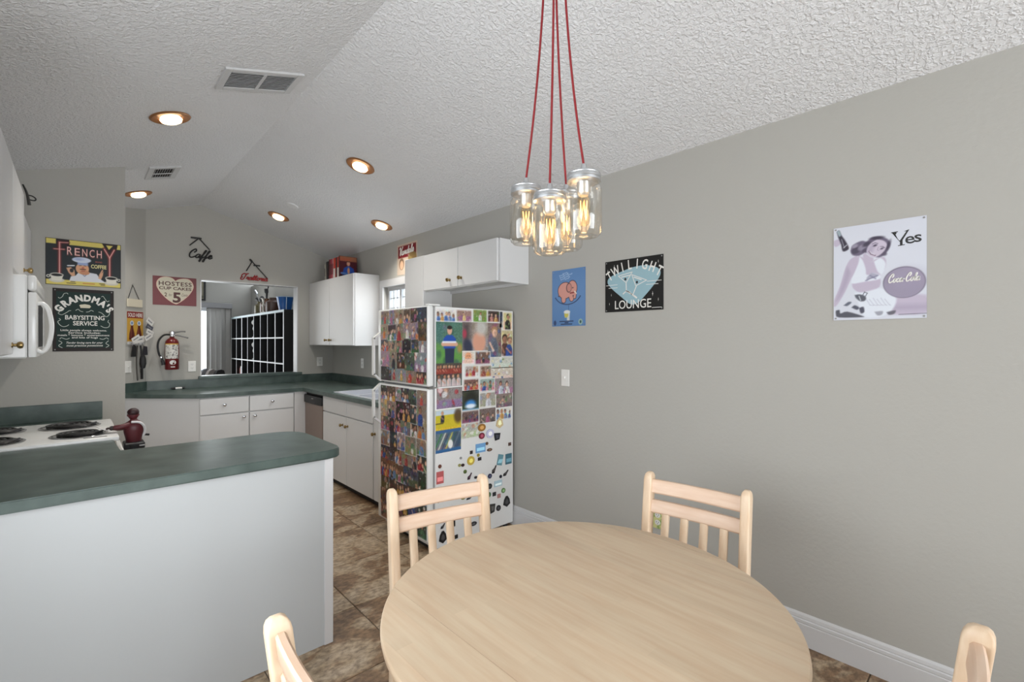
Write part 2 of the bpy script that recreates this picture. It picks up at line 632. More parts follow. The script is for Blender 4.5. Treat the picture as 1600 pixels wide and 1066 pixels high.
for i in range(-4, 4):
    for j in range(-12, 10):
        x0, x1 = 1.087 + i * PIT, 1.087 + (i + 1) * PIT
        y0, y1 = 1.887 + j * PIT, 1.887 + (j + 1) * PIT
        x0, x1 = max(x0 + JT / 2, XL), min(x1 - JT / 2, XR)
        y0, y1 = max(y0 + JT / 2, YS), min(y1 - JT / 2, YB)
        if x1 - x0 < 0.03 or y1 - y0 < 0.03:
            continue
        key = (round(x1 - x0, 3), round(y1 - y0, 3))
        if key not in _tm:
            bm = bmesh.new()
            hx, hy = key[0] / 2, key[1] / 2
            B(bm, -hx, hx, -hy, hy, -0.004, 0.0)
            bmesh.ops.bevel(bm, geom=[e for e in bm.edges if e.verts[0].co.z > -0.001 and e.verts[1].co.z > -0.001], offset=0.002, segments=1, affect='EDGES')
            me = bpy.data.meshes.new('tile')
            bm.to_mesh(me)
            bm.free()
            me.materials.append(M_TILE)
            _tm[key] = me
        t = bpy.data.objects.new('tile', _tm[key])
        COL.objects.link(t)
        t.parent = floor
        t.location = ((x0 + x1) / 2, (y0 + y1) / 2, 0)

# ceiling: two slopes
def ceiling_mat():
    m = pm('popcorn_ceiling', (222, 222, 223), 0.9, spec=0.15, world=True)
    nt = m.node_tree
    N, L = nt.nodes, nt.links
    b = N['Principled BSDF']
    g = [n for n in N if n.type == 'NEW_GEOMETRY'][0]
    v = N.new('ShaderNodeTexNoise')
    v.inputs['Scale'].default_value = 62
    v.inputs['Detail'].default_value = 2.5
    v.inputs['Roughness'].default_value = 0.55
    v.inputs['Distortion'].default_value = 0.6
    L.new(g.outputs['Position'], v.inputs['Vector'])
    r = N.new('ShaderNodeValToRGB')
    r.color_ramp.elements[0].position = 0.42
    r.color_ramp.elements[1].position = 0.66
    L.new(v.outputs['Fac'], r.inputs[0])
    bp = N.new('ShaderNodeBump')
    bp.inputs['Strength'].default_value = 0.6
    bp.inputs['Distance'].default_value = 0.007
    L.new(r.outputs[0], bp.inputs['Height'])
    L.new(bp.outputs[0], b.inputs['Normal'])
    return m
M_CEIL = ceiling_mat()
EZ = ceil_z(XR)
prism_pts = [(XL - 0.12, EZ - 0.12 * SL), (1.0, RIDGE), (XR + 0.12, EZ - 0.12 * SL), (XR + 0.12, EZ + 0.1), (1.0, RIDGE + 0.12), (XL - 0.12, EZ + 0.1)]
struct(prism('ceiling', M_CEIL, prism_pts, YS - 0.12, YB + 0.12, axis='y', smooth=False))

# right wall with the window over the sink
WY0, WY1, WZ0, WZ1 = 3.78, 4.70, 1.12, 2.005
struct(boxes('wall_right', M_WALL, [(XR, XR + 0.12, YS, WY0, 0, EZ), (XR, XR + 0.12, WY1, 10.1, 0, EZ),
                                    (XR, XR + 0.12, WY0, WY1, 0, WZ0), (XR, XR + 0.12, WY0, WY1, WZ1, EZ)]))
# left wall with an out-of-view opening added for the side fill light
struct(boxes('wall_left', M_WALL, [(XL - 0.12, XL, YS, 0.15, 0, EZ), (XL - 0.12, XL, 1.65, 5.2, 0, EZ),
                                   (XL - 0.12, XL, 0.15, 1.65, 0, 0.80), (XL - 0.12, XL, 0.15, 1.65, 2.0, EZ)]))
# wall behind the viewer with the sliding door opening
def gable_poly(x0, x1, z0):
    p = [(x0, z0), (x1, z0), (x1, ceil_z(x1))]
    if x0 < 1.0 < x1:
        p.append((1.0, RIDGE))
    p.append((x0, ceil_z(x0)))
    return p
bm = bmesh.new()
prism_into(bm, gable_poly(XL - 0.12, -0.25, 0), YS - 0.12, YS, 'y')
prism_into(bm, gable_poly(2.25, XR + 0.12, 0), YS - 0.12, YS, 'y')
prism_into(bm, gable_poly(-0.25, 2.25, 2.25), YS - 0.12, YS, 'y')
struct(finish(bm, 'wall_front', M_WALL, smooth=False))
# return wall beside the range
bm = bmesh.new()
prism_into(bm, gable_poly(XL, 0.268, 0), 4.45, 4.57, 'y')
struct(finish(bm, 'wall_return', M_WALL, smooth=False))
# back wall with the pass-through
PX0, PX1, PZ0, PZ1 = 1.003, 2.032, 1.03, 2.097
bm = bmesh.new()
prism_into(bm, gable_poly(0.53, PX0, 0), YB, YB + 0.12, 'y')
prism_into(bm, gable_poly(PX1, XR, 0), YB, YB + 0.12, 'y')
prism_into(bm, [(PX0, 0), (PX1, 0), (PX1, PZ0 - 0.03), (PX0, PZ0 - 0.03)], YB, YB + 0.12, 'y')
prism_into(bm, gable_poly(PX0, PX1, PZ1), YB, YB + 0.12, 'y')
struct(finish(bm, 'wall_back', M_WALL, smooth=False))
# 45 degree wall
bm = bmesh.new()
q = [(0.53, 6.09), (0.53, 6.21), (-0.596, 5.084), (-0.476, 5.084)]
lo = [bm.verts.new((x, y, 0)) for x, y in q]
hi = [bm.verts.new((x, y, ceil_z(x))) for x, y in q]
bm.faces.new(lo)
bm.faces.new(hi)
for k in range(4):
    bm.faces.new((lo[k], lo[(k + 1) % 4], hi[(k + 1) % 4], hi[k]))
struct(finish(bm, 'wall_angled', M_WALL, smooth=False))

# pass-through lining
struct(boxes('trim_1', M_TRIM, [(PX0, PX0 + 0.012, YB - 0.004, YB + 0.124, PZ0, PZ1), (PX1 - 0.012, PX1, YB - 0.004, YB + 0.124, PZ0, PZ1),
                                (PX0, PX1, YB - 0.004, YB + 0.124, PZ1 - 0.01, PZ1)]))
# profiled baseboard on the right wall
bp_ = [(XR, 0), (XR - 0.016, 0), (XR - 0.016, 0.098), (XR - 0.013, 0.101), (XR - 0.015, 0.105), (XR - 0.015, 0.117), (XR - 0.010, 0.121),
       (XR - 0.012, 0.125), (XR - 0.010, 0.138), (XR - 0.004, 0.146), (XR, 0.146)]
struct(prism('baseboard_right', M_TRIM, bp_, YS, 3.44, axis='y', smooth=False))

# window over the sink: frame, mullion, muntins, panes
w1 = thing('window_1', None, None, at(XR, 0, 0))
struct(w1)
boxes('window_casing', M_TRIM, [(-0.018, -0.001, WY0 - 0.07, WY1 + 0.07, WZ1, WZ1 + 0.075), (-0.018, -0.001, WY0 - 0.07, WY0, WZ0 - 0.02, WZ1),
                                (-0.018, -0.001, WY1, WY1 + 0.07, WZ0 - 0.02, WZ1), (-0.03, -0.001, WY0 - 0.07, WY1 + 0.07, WZ0 - 0.05, WZ0 - 0.02)], w1)
fr = [(0.045, 0.085, WY0, WY0 + 0.04, WZ0, WZ1), (0.045, 0.085, WY1 - 0.04, WY1, WZ0, WZ1), (0.045, 0.085, WY0 + 0.04, WY1 - 0.04, WZ0, WZ0 + 0.04),
      (0.045, 0.085, WY0 + 0.04, WY1 - 0.04, WZ1 - 0.04, WZ1), (0.045, 0.085, 4.40, 4.44, WZ0 + 0.04, WZ1 - 0.04)]
boxes('window_frame', M_TRIM, fr, w1)
M_PANE = glass_mat('window_glass', (0.97, 0.99, 1.0), 0.2, lo=0.02, hi=0.5)
box('pane', M_PANE, (0.068, 0.071, 4.44, WY1 - 0.04, WZ0 + 0.04, WZ1 - 0.04), w1)
box('pane', M_PANE, (0.068, 0.071, WY0 + 0.04, 4.40, WZ0 + 0.04, WZ1 - 0.04), w1)
for z in np.arange(WZ0 + 0.13, WZ1 - 0.06, 0.105):
    box('muntin', M_TRIM, (0.06, 0.078, WY0 + 0.04, WY1 - 0.04, z, z + 0.008), w1)
for y in (3.9, 4.0, 4.1, 4.2, 4.3, 4.52, 4.59):
    box('muntin', M_TRIM, (0.06, 0.078, y, y + 0.008, WZ0 + 0.04, WZ1 - 0.04), w1)

# ------------------------------------------------------------------ the room beyond the pass-through
FX0, FY0, FY1 = -2.2, YB + 0.12, 10.0
struct(box('floor_far', pm('far_floor', (120, 104, 86), 0.5), (FX0, XR, FY0, FY1, -0.1, 0.0)))
struct(box('ceiling_far', M_CEIL, (FX0, XR, FY0, FY1, 2.75, 2.85)))
struct(box('wall_far_left', M_WALL, (FX0 - 0.12, FX0, FY0, FY1, 0, 2.75)))
struct(boxes('wall_far', M_WALL, [(FX0, -0.6, FY1, FY1 + 0.12, 0, 2.75), (2.05, XR + 0.12, FY1, FY1 + 0.12, 0, 2.75), (-0.6, 2.05, FY1, FY1 + 0.12, 2.03, 2.75)]))
struct(boxes('wall_far_return', M_WALL, [(FX0, -0.55, FY0 - 0.12, FY0, 0, 2.75)]))
d1 = struct(thing('door_1', None, None, at(0, FY1, 0)))
boxes('door_frame', M_TRIM, [(-0.6, -0.54, 0.02, 0.1, 0, 2.03), (1.99, 2.05, 0.02, 0.1, 0, 2.03), (0.7, 0.76, 0.02, 0.1, 0, 2.03), (-0.54, 1.99, 0.02, 0.1, 1.97, 2.03), (-0.54, 1.99, 0.02, 0.1, 0, 0.06)], d1)
box('pane', M_PANE, (-0.54, 0.7, 0.055, 0.06, 0.06, 1.97), d1)
box('pane', M_PANE, (0.76, 1.99, 0.055, 0.06, 0.06, 1.97), d1)

# vertical blinds
vb = thing('vertical_blinds', 'grey vertical blinds under a valance seen through the pass-through', 'blinds', at(0, FY1, 0))
box('valance', pm('blind_valance', (150, 150, 152), 0.6), (-0.8, 2.13, -0.14, -0.02, 2.02, 2.115), vb, bev=0.008)
M_SLAT = pm('blind_slat', (186, 184, 180), 0.6)
for k in range(30):
    x = 2.08 - k * 0.078
    if 1.56 < x < 1.70:
        continue
    bm = bmesh.new()
    B(bm, -0.048, 0.048, -0.0012, 0.0012, 0.05, 2.02)
    ang = (0.22, 0.5, 0.3)[k % 3] if x > 1.66 else 0.9
    finish(bm, 'slat', M_SLAT, vb, mw=at(x, -0.075, 0, ang))
tube('cord', pm('cord_grey', (70, 70, 70), 0.7), [(2.11, -0.12, 2.03), (2.11, -0.12, 1.4), (2.125, -0.12, 1.0), (2.12, -0.12, 0.5)], 0.006, parent=vb)

# picture on the far wall
pf = thing('framed_picture', 'dark framed picture on the wall above the blinds', 'picture', frame((1.50, FY1, 2.34), (1, 0, 0), (0, -1, 0)))
boxes('picture_frame', M_DARK, [(-0.23, -0.2, -0.185, 0.185, 0, 0.025), (0.2, 0.23, -0.185, 0.185, 0, 0.025), (-0.2, 0.2, -0.185, -0.155, 0, 0.025), (-0.2, 0.2, 0.155, 0.185, 0, 0.025)], pf)
pp = Paint(0.4, 0.31, 24, 18, (150, 146, 128))
rg = random.Random(4)
pp.blobs(rg, 14, [(90, 88, 70), (170, 164, 140), (60, 58, 48)], 0.02, 0.06)
pp.build('picture_print', pf, -0.2, -0.155, 0.008)

# cube shelf
sh = thing('cube_shelf', 'tall dark cube shelving unit with white edges in the far room', 'shelf', at(0, 0, 0))
SX0, SX1 = 2.11, 2.47
M_SHD = pm('shelf_black', (17, 16, 17), 0.55)
M_SHE = pm('shelf_edge_white', (208, 212, 214), 0.4)
ycols = [6.90, 7.27, 7.64, 8.01, 8.38, 8.75, 9.12, 9.49, 9.86]
zrows = [0.0, 0.36, 0.725, 1.09, 1.455, 1.845]
box('back_panel', M_SHD, (SX1 - 0.008, SX1, 6.88, 9.88, 0.0, 1.855), sh)
for y in ycols:
    w = 0.03 if y in (6.90, 7.27, 9.12, 9.86) else 0.014
    b_ = box('upright', M_SHD, (SX0 + 0.004, SX1 - 0.008, y - w / 2, y + w / 2, 0, 1.825), sh)
    box('edge_band', M_SHE, (SX0, SX0 + 0.004, y - w / 2, y + w / 2, 0, 1.825), b_)
for z in zrows[:-1]:
    b_ = box('shelf_board', M_SHD, (SX0 + 0.005, SX1 - 0.008, 6.90, 9.86, z, z + 0.018), sh)
    box('edge_band', M_SHE, (SX0 + 0.001, SX0 + 0.005, 6.90, 9.86, z, z + 0.018), b_)
b_ = box('top_board', M_SHD, (SX0 + 0.004, SX1, 6.88, 9.88, 1.825, 1.86), sh)
box('edge_band', pm('shelf_edge_blue', (170, 190, 196), 0.4), (SX0, SX0 + 0.004, 6.88, 9.88, 1.825, 1.86), b_)
M_PORC = pm('white_porcelain', (225, 225, 222), 0.25)
def figurine(y, z, h, label, lean=0.0):
    bm = bmesh.new()
    lathe_into(bm, [(0.035, 0), (0.038, 0.012), (0.016, 0.03), (0.012, h * 0.35), (0.03, h * 0.5), (0.022, h * 0.62), (0.01, h * 0.72)], n=12)
    ball_into(bm, (0, 0, h * 0.86), h * 0.15, 1, 1, 1.1, n=10)
    tube_into(bm, [(0, 0.02, h * 0.6), (0, 0.055, h * 0.68), (0, 0.06, h * 0.9)], 0.007, n=6, k=3)
    tube_into(bm, [(0, -0.02, h * 0.6), (0, -0.05, h * 0.5), (0, -0.03, h * 0.35)], 0.007, n=6, k=3)
    o = finish(bm, 'figurine', M_PORC, angle=60)
    o.location = (SX0 + 0.08, y, z)
    return tag(o, label, 'figurine')
figurine(8.64, 1.473, 0.30, 'white porcelain figurine in the top shelf row, nearest the blinds')
figurine(8.64, 1.108, 0.29, 'white porcelain figurine in the middle shelf row under the other')
figurine(7.05, 1.108, 0.14, 'short white figurine in the middle row of the near end column')
figurine(7.02, 1.473, 0.12, 'tiny white figurine in the top row of the near end column')
bm = bmesh.new()
prism_into(bm, [(-0.04, 0), (0.04, 0), (0.03, 0.1), (0.045, 0.3), (0.02, 0.33), (0.0, 0.2), (-0.03, 0.12)], -0.012, 0.012, 'x')
o = finish(bm, 'ornament', M_PORC)
o.location = (SX0 + 0.1, 7.87, 1.473)
tag(o, 'tall curved white ornament in the top shelf row', 'ornament')
bm = bmesh.new()
lathe_into(bm, [(0.035, 0), (0.04, 0.02), (0.04, 0.13), (0.015, 0.17), (0.015, 0.21)], n=14)
o = finish(bm, 'bottle', pm('pale_blue_glass', (150, 178, 196), 0.2))
o.location = (SX0 + 0.09, 9.24, 1.473)
tag(o, 'pale blue bottle in the shelf column nearest the blinds', 'bottle')
for k, (c, h) in enumerate((((150, 46, 44), 0.2), ((196, 194, 188), 0.23), ((70, 84, 120), 0.21), ((206, 200, 190), 0.22))):
    bm = bmesh.new()
    B(bm, 0, 0.16, -0.018, 0.018, 0, h, bev=0.003)
    o = finish(bm, 'shelf_book', pm('book_cover_%d' % k, c, 0.5))
    o.location = (SX0 + 0.03, 9.36 - k * 0.042, 0.743)
    tag(o, ['red', 'grey', 'blue', 'cream'][k] + ' book standing in the low cube beside the blinds', 'book', 'books in the low cube')
bm = bmesh.new()
B(bm, -0.05, 0.05, -0.14, 0.14, 0, 0.03, bev=0.01)
B(bm, -0.02, 0.02, -0.13, -0.06, 0.03, 0.07, bev=0.008)
o = finish(bm, 'model_boat', M_PORC)
o.location = (SX0 + 0.09, 8.6, 0.743)
tag(o, 'flat white model in the low shelf row', 'ornament')

# things on top of the cube shelf
def utensil_pot(y, r, h, mat, label, name, sticks):
    t = thing(name, label, 'jar', at(2.28, y, 1.86))
    lathe('pot', mat, [(r * 0.9, 0), (r, 0.02), (r, h * 0.7), (r * 0.55, h * 0.86), (r * 0.55, h), (r * 0.45, h)], n=18, parent=t)
    for (dx, dy, L_, rr, m_) in sticks:
        tube('utensil', m_, [(0, 0, h * 0.6), (dx * 0.5, dy * 0.5, h + L_ * 0.5), (dx, dy, h + L_)], (lambda q, rr=rr: rr * (0.45 if q < 0.6 else 1.0)), n=8, parent=t)
utensil_pot(8.62, 0.095, 0.22, pm('olive_glaze', (96, 88, 56), 0.35), 'olive jar of utensils on the cube shelf', 'utensil_jar', [(-0.05, 0.16, 0.2, 0.02, M_CHROME), (0.0, 0.2, 0.06, 0.035, M_DARK), (0.0, -0.08, 0.07, 0.03, M_DARK)])
utensil_pot(8.28, 0.10, 0.25, pm('brown_glass', (92, 58, 36), 0.25), 'brown glass jar with a black spoon on the cube shelf', 'utensil_jar', [(0.0, 0.03, 0.16, 0.03, M_DARK), (0.0, -0.12, 0.30, 0.012, M_DARK)])
utensil_pot(7.93, 0.11, 0.24, pm('dark_brown_glaze', (70, 46, 34), 0.4), 'squat dark brown jar beside the blue bucket', 'utensil_jar', [])
t = thing('candlestick', 'slim pale candlestick between the brown jars on the shelf', 'candlestick', at(2.17, 8.07, 1.86))
lathe('stem', pm('pale_silver', (206, 200, 190), 0.3, metal=0.4), [(0.045, 0), (0.04, 0.01), (0.012, 0.03), (0.012, 0.1), (0.025, 0.13), (0.012, 0.16), (0.02, 0.22), (0.028, 0.235)], n=14, parent=t)
t = thing('bucket', 'blue metal bucket with pale vertical stripes on the cube shelf', 'bucket', at(2.28, 7.36, 1.86))
bk = lathe('pail', pm('bucket_blue', (38, 92, 160), 0.35), [(0.085, 0), (0.085, 0.005), (0.12, 0.205), (0.125, 0.21), (0.115, 0.21), (0.08, 0.012)], n=28, parent=t)
for a in range(0, 360, 60):
    c, s = math.cos(math.radians(a + 20)), math.sin(math.radians(a + 20))
    tube('stripe', pm('bucket_stripe', (200, 214, 226), 0.4), [(0.087 * c, 0.087 * s, 0.006), (0.120 * c, 0.120 * s, 0.202)], 0.006, n=6, parent=bk, sm=False)
tube('rim', pm('bucket_rim', (150, 170, 190), 0.35), [(0.122 * math.cos(a), 0.122 * math.sin(a), 0.21) for a in np.linspace(0, 2 * PI, 28)], 0.006, n=6, parent=t, sm=False)

# sofa backs just showing above the sill
for k, (x, c, lab) in enumerate(((1.395, (150, 150, 154), 'grey padded chair back just above the sill'), (1.475, (186, 176, 170), 'pinkish grey padded chair back just above the sill'), (1.57, (60, 58, 58), 'dark padded chair back just above the sill'))):
    t = thing('padded_chair', lab, 'chair', at(x, 8.0 - 0.02 * k, 0))
    m_ = pm('upholstery_%d' % k, c, 0.8)
    bm = bmesh.new()
    prism_into(bm, [(-0.25, 0.45), (0.1, 0.45), (0.1, 0.9), (0.06, 0.98), (-0.02, 1.02 - 0.01 * k), (-0.12, 0.99), (-0.25, 0.85)], -0.015 + 0.0, 0.02, 'y')
    finish(bm, 'backrest', m_, t, mw=at(0, 0, 0, 0.9))
    boxes('leg', M_DARK, [(-0.02, 0.02, -0.015, 0.02, 0, 0.46)], t)

# ================================================================== kitchen joinery
def knob(parent, c, n, mat=None, r=0.016):
    n = Vector(n)
    bm = bmesh.new()
    lathe_into(bm, [(r * 0.75, 0), (r * 0.75, 0.003), (r * 0.4, 0.005), (r * 0.4, 0.014), (r * 0.8, 0.018), (r, 0.025), (r * 0.85, 0.033), (r * 0.3, 0.036)], c, 14, n)
    return finish(bm, 'knob', mat or M_BRASS, parent, angle=50)

def panel(name, parent, dims, kn=None, kdir=None, kmat=None, bev=0.003):
    p = box(name, M_WHITE, dims, parent, bev=bev)
    if kn:
        knob(p, kn, kdir, kmat)
    return p

# --- peninsula
pen = thing('peninsula_cabinet', 'white panelled peninsula cabinet under the green counter', 'cabinet', at(0, 0, 0))
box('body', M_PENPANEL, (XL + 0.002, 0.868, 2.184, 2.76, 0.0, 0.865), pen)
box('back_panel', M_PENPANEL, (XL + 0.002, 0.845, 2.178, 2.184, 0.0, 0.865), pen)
boxes('corner_trim', M_TRIM, [(0.845, 0.884, 2.172, 2.186, 0.0, 0.865), (0.868, 0.884, 2.186, 2.20, 0.0, 0.865)], pen)

def rounded(pts, rads, n=6):
    out = []
    k = len(pts)
    for i in range(k):
        p, r = Vector(pts[i]), rads[i]
        if r <= 0:
            out.append(tuple(p))
            continue
        a = (Vector(pts[i - 1]) - p).normalized()
        b = (Vector(pts[(i + 1) % k]) - p).normalized()
        for j in range(n + 1):
            t = j / n
            q0, q1, q2 = p + a * r, p, p + b * r
            out.append(tuple(q0 * (1 - t) ** 2 + q1 * 2 * t * (1 - t) + q2 * t * t))
    return out

ct = thing('peninsula_countertop', 'dark green laminate countertop of the peninsula running to the range', 'countertop', at(0, 0, 0))
pts = rounded([(XL + 0.002, 2.160), (0.93, 2.160), (0.93, 2.80), (0.15, 2.815), (0.145, 3.148), (XL + 0.002, 3.148)], [0, 0.075, 0.16, 0.0, 0.0, 0])
prism('worktop', M_GREEN, pts, 0.865, 0.905, ct, bev=0.004)
lrc = thing('range_side_cabinet', 'white base cabinet between peninsula and range', 'cabinet', at(0, 0, 0))
box('body', M_WHITE, (XL + 0.002, 0.10, 2.83, 3.148, 0.0, 0.864), lrc)

# --- range
rg_ = thing('electric_range', 'white electric range with four black coil burners', 'range', at(0, 0, 0))
box('body', M_APPL, (XL + 0.002, 0.125, 3.156, 3.900, 0.0, 0.895), rg_, bev=0.004)
box('cooktop', M_APPL, (XL + 0.002, 0.168, 3.152, 3.904, 0.895, 0.921), rg_, bev=0.008, seg=2)
od = box('oven_door', M_APPL, (0.125, 0.155, 3.165, 3.89, 0.2, 0.86), rg_, bev=0.006)
tube('handle', M_APPL, [(0.155, 3.24, 0.80), (0.19, 3.26, 0.80), (0.19, 3.79, 0.80), (0.155, 3.81, 0.80)], 0.011, parent=od, sm=False)
box('vent_slot', M_DARK, (0.03, 0.12, 3.185, 3.2, 0.9205, 0.9215), rg_)
M_COIL = pm('coil_black', (20, 19, 19), 0.35)
M_PAN = pm('drip_pan_black', (14, 14, 15), 0.15, metal=0.3)
for (x, y, r) in ((0.015, 3.325, 0.098), (-0.02, 3.69, 0.115), (-0.31, 3.325, 0.115), (-0.31, 3.70, 0.098)):
    b_ = lathe('burner', M_PAN, [(r + 0.012, 0.0), (r + 0.014, 0.004), (r + 0.004, 0.006), (r * 0.8, 0.001), (0.01, 0.001)], (x, y, 0.921), 36, parent=rg_)
    lathe('trim_ring', M_CHROME, [(r + 0.013, 0.0), (r + 0.018, 0.003), (r + 0.013, 0.005)], (x, y, 0.921), 36, parent=b_)
    sp = [(x + (0.018 + (r - 0.024) * t / 70) * math.cos(t * 0.36), y + (0.018 + (r - 0.024) * t / 70) * math.sin(t * 0.36), 0.933) for t in range(71)]
    tube('coil', M_COIL, sp, 0.0062, n=6, parent=b_, sm=False)

# --- counter strip between range and the return wall
cs = thing('corner_countertop', 'short green counter with backsplash between range and wall', 'countertop', at(0, 0, 0))
box('worktop', M_GREEN, (XL + 0.002, 0.142, 3.908, 4.448, 0.83, 0.868), cs, bev=0.003)
box('backsplash', M_GREEN, (XL + 0.002, 0.142, 4.428, 4.448, 0.868, 0.985), cs, bev=0.002)
cc = thing('corner_base_cabinet', 'white base cabinet beyond the range', 'cabinet', at(0, 0, 0))
box('body', M_WHITE, (XL + 0.002, 0.10, 3.908, 4.446, 0.0, 0.829), cc)
box('door', M_WHITE, (0.10, 0.12, 3.93, 4.43, 0.12, 0.8), cc, bev=0.003)

# --- left upper cabinets
lu = thing('wall_cabinet', 'white wall cabinet at the left edge, nearest the viewer', 'cabinet', at(0, 0, 0), 'white wall cabinets')
box('carcass', M_WHITE, (XL + 0.002, -0.22, 2.05, 3.0, 1.352, 2.205), lu)
panel('door', lu, (-0.22, -0.20, 2.055, 2.52, 1.356, 2.20))
panel('door', lu, (-0.22, -0.20, 2.526, 2.996, 1.356, 2.20), (-0.20, 2.945, 1.395), (1, 0, 0))
lm = thing('wall_cabinet', 'short white wall cabinet directly above the microwave', 'cabinet', at(0, 0, 0), 'white wall cabinets')
box('carcass', M_WHITE, (XL + 0.002, -0.22, 3.004, 3.62, 1.735, 2.205), lm)
panel('door', lm, (-0.22, -0.20, 3.008, 3.615, 1.74, 2.20), (-0.20, 3.58, 1.79), (1, 0, 0))
lf = thing('wall_cabinet', 'white wall cabinet beyond the microwave against the signed wall', 'cabinet', at(0, 0, 0), 'white wall cabinets')
box('carcass', M_WHITE, (XL + 0.002, -0.235, 3.80, 4.445, 1.37, 2.15), lf)
panel('door', lf, (-0.235, -0.215, 3.805, 4.44, 1.374, 2.146))
box('filler', M_WHITE, (XL + 0.002, -0.235, 3.624, 3.80, 1.735, 2.15), lf)

# --- microwave
mw = thing('microwave', 'white over-the-range microwave with curved door handle', 'microwave', at(0, 0, 0))
box('body', M_APPL, (XL + 0.002, -0.158, 3.024, 3.786, 1.335, 1.712), mw, bev=0.006)
box('vent_grille', M_APPL, (-0.158, -0.128, 3.024, 3.786, 1.64, 1.712), mw, bev=0.012, seg=3)
md = box('door', M_APPL, (-0.156, -0.128, 3.026, 3.60, 1.338, 1.635), mw, bev=0.006, seg=2)
box('control_panel', M_APPL, (-0.156, -0.128, 3.605, 3.784, 1.338, 1.635), mw, bev=0.006)
box('door_window', M_DARK, (-0.1285, -0.127, 3.14, 3.55, 1.385, 1.59), md)
tube('handle', M_APPL, [(-0.132, 3.09, 1.585), (-0.112, 3.09, 1.588), (-0.094, 3.09, 1.565), (-0.084, 3.09, 1.52), (-0.081, 3.09, 1.475), (-0.086, 3.09, 1.42), (-0.098, 3.09, 1.378), (-0.115, 3.09, 1.362), (-0.132, 3.09, 1.372)], 0.0095, n=10, parent=md)

# --- back and right base run
cr = thing('kitchen_countertop', 'dark green laminate countertop along the back wall and under the window', 'countertop', at(0, 0, 0))
CT0, CT1 = 0.866, 0.905
bm = bmesh.new()
prism_into(bm, [(0.292, 5.848), (0.845, 5.295), (1.82, 5.29), (1.82, 4.60), (2.474, 4.60), (2.474, 6.088), (0.53, 6.088)], CT0, CT1)
B(bm, 1.82, 2.474, 3.45, 3.74, CT0, CT1)
B(bm, 1.82, 1.885, 3.74, 4.60, CT0, CT1)
B(bm, 2.36, 2.474, 3.74, 4.60, CT0, CT1)
finish(bm, 'worktop', M_GREEN, cr, smooth=False)
bs = boxes('backsplash', M_GREEN, [(0.53, 2.474, 6.068, 6.088, CT1, 1.0)], cr)
boxes('backsplash', M_GREEN, [(2.454, 2.474, 3.45, 6.067, CT1, 1.0)], cr)
prism('backsplash', M_GREEN, [(0.295, 5.853), (0.309, 5.839), (0.537, 6.067), (0.53, 6.088)], CT1, 1.0, cr)
box('caulk_line', M_TRIM, (0.528, 0.532, 6.0655, 6.0675, CT1, 0.998), cr)

sill = thing('pass_through_sill', 'green laminate ledge on the pass-through opening', 'ledge', at(0, 0, 0))
box('ledge_board', M_GREEN, (0.985, 2.075, 6.055, 6.25, 1.0005, 1.03), sill, bev=0.003)

bc = thing('base_cabinet', 'white base cabinet with two drawers under the pass-through', 'cabinet', at(0, 0, 0), 'white base cabinets')
prism('body', M_WHITE, [(0.335, 5.85), (0.865, 5.322), (1.735, 5.322), (1.735, 6.08), (0.56, 6.08)], 0.095, CT0, bc)
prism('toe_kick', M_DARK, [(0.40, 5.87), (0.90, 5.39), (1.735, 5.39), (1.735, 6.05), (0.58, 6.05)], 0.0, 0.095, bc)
for (x0, x1, kx) in ((0.872, 1.292, 1.075), (1.30, 1.728, 1.51)):
    panel('drawer', bc, (x0, x1, 5.302, 5.322, 0.70, 0.855), (kx, 5.302, 0.788), (0, -1, 0), M_CHROME)
panel('door', bc, (0.872, 1.292, 5.302, 5.322, 0.10, 0.69), (1.245, 5.302, 0.652), (0, -1, 0), M_CHROME)
panel('door', bc, (1.30, 1.728, 5.302, 5.322, 0.10, 0.69), (1.345, 5.302, 0.652), (0, -1, 0), M_CHROME)
fl = thing('corner_filler', 'white corner filler strip beside the dishwasher', 'cabinet', at(0, 0, 0))
boxes('strip', M_WHITE, [(1.737, 1.868, 5.312, 5.36, 0.0, CT0 - 0.001)], fl)

dw = thing('dishwasher', 'stainless dishwasher with black control panel', 'dishwasher', at(0, 0, 0))
box('tub', M_DARK, (1.87, 2.44, 4.81, 5.40, 0.02, 0.86), dw)
box('door', pm('bronze_steel', (150, 132, 122), 0.32, metal=0.75), (1.848, 1.87, 4.815, 5.30, 0.1, 0.745), dw, bev=0.003)
cp = box('control_panel', M_DARK, (1.835, 1.87, 4.812, 5.305, 0.748, 0.835), dw, bev=0.008, seg=2)
box('pocket_handle', M_BLACK, (1.8335, 1.836, 4.98, 5.1, 0.75, 0.775), cp)
box('badge', M_STEEL, (1.8335, 1.836, 5.03, 5.08, 0.80, 0.81), cp)

sc_ = thing('base_cabinet', 'white sink base cabinet with two tall doors next to the fridge', 'cabinet', at(0, 0, 0), 'white base cabinets')
boxes('body', M_WHITE, [(1.865, 1.885, 3.692, 4.80, 0.058, CT0 - 0.001), (2.43, 2.45, 3.692, 4.80, 0.058, CT0 - 0.001), (1.885, 2.43, 3.692, 3.71, 0.058, CT0 - 0.001), (1.885, 2.43, 4.782, 4.80, 0.058, CT0 - 0.001), (1.885, 2.43, 3.71, 4.782, 0.058, 0.076)], sc_)
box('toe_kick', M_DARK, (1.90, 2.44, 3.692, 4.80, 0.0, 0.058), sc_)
for (y0, y1, ky) in ((4.237, 4.792, 4.31), (3.70, 4.229, 4.20)):
    panel('drawer_front', sc_, (1.846, 1.865, y0, y1, 0.71, 0.858))
    panel('door', sc_, (1.846, 1.865, y0, y1, 0.066, 0.70), (1.846, ky, 0.622), (-1, 0, 0))
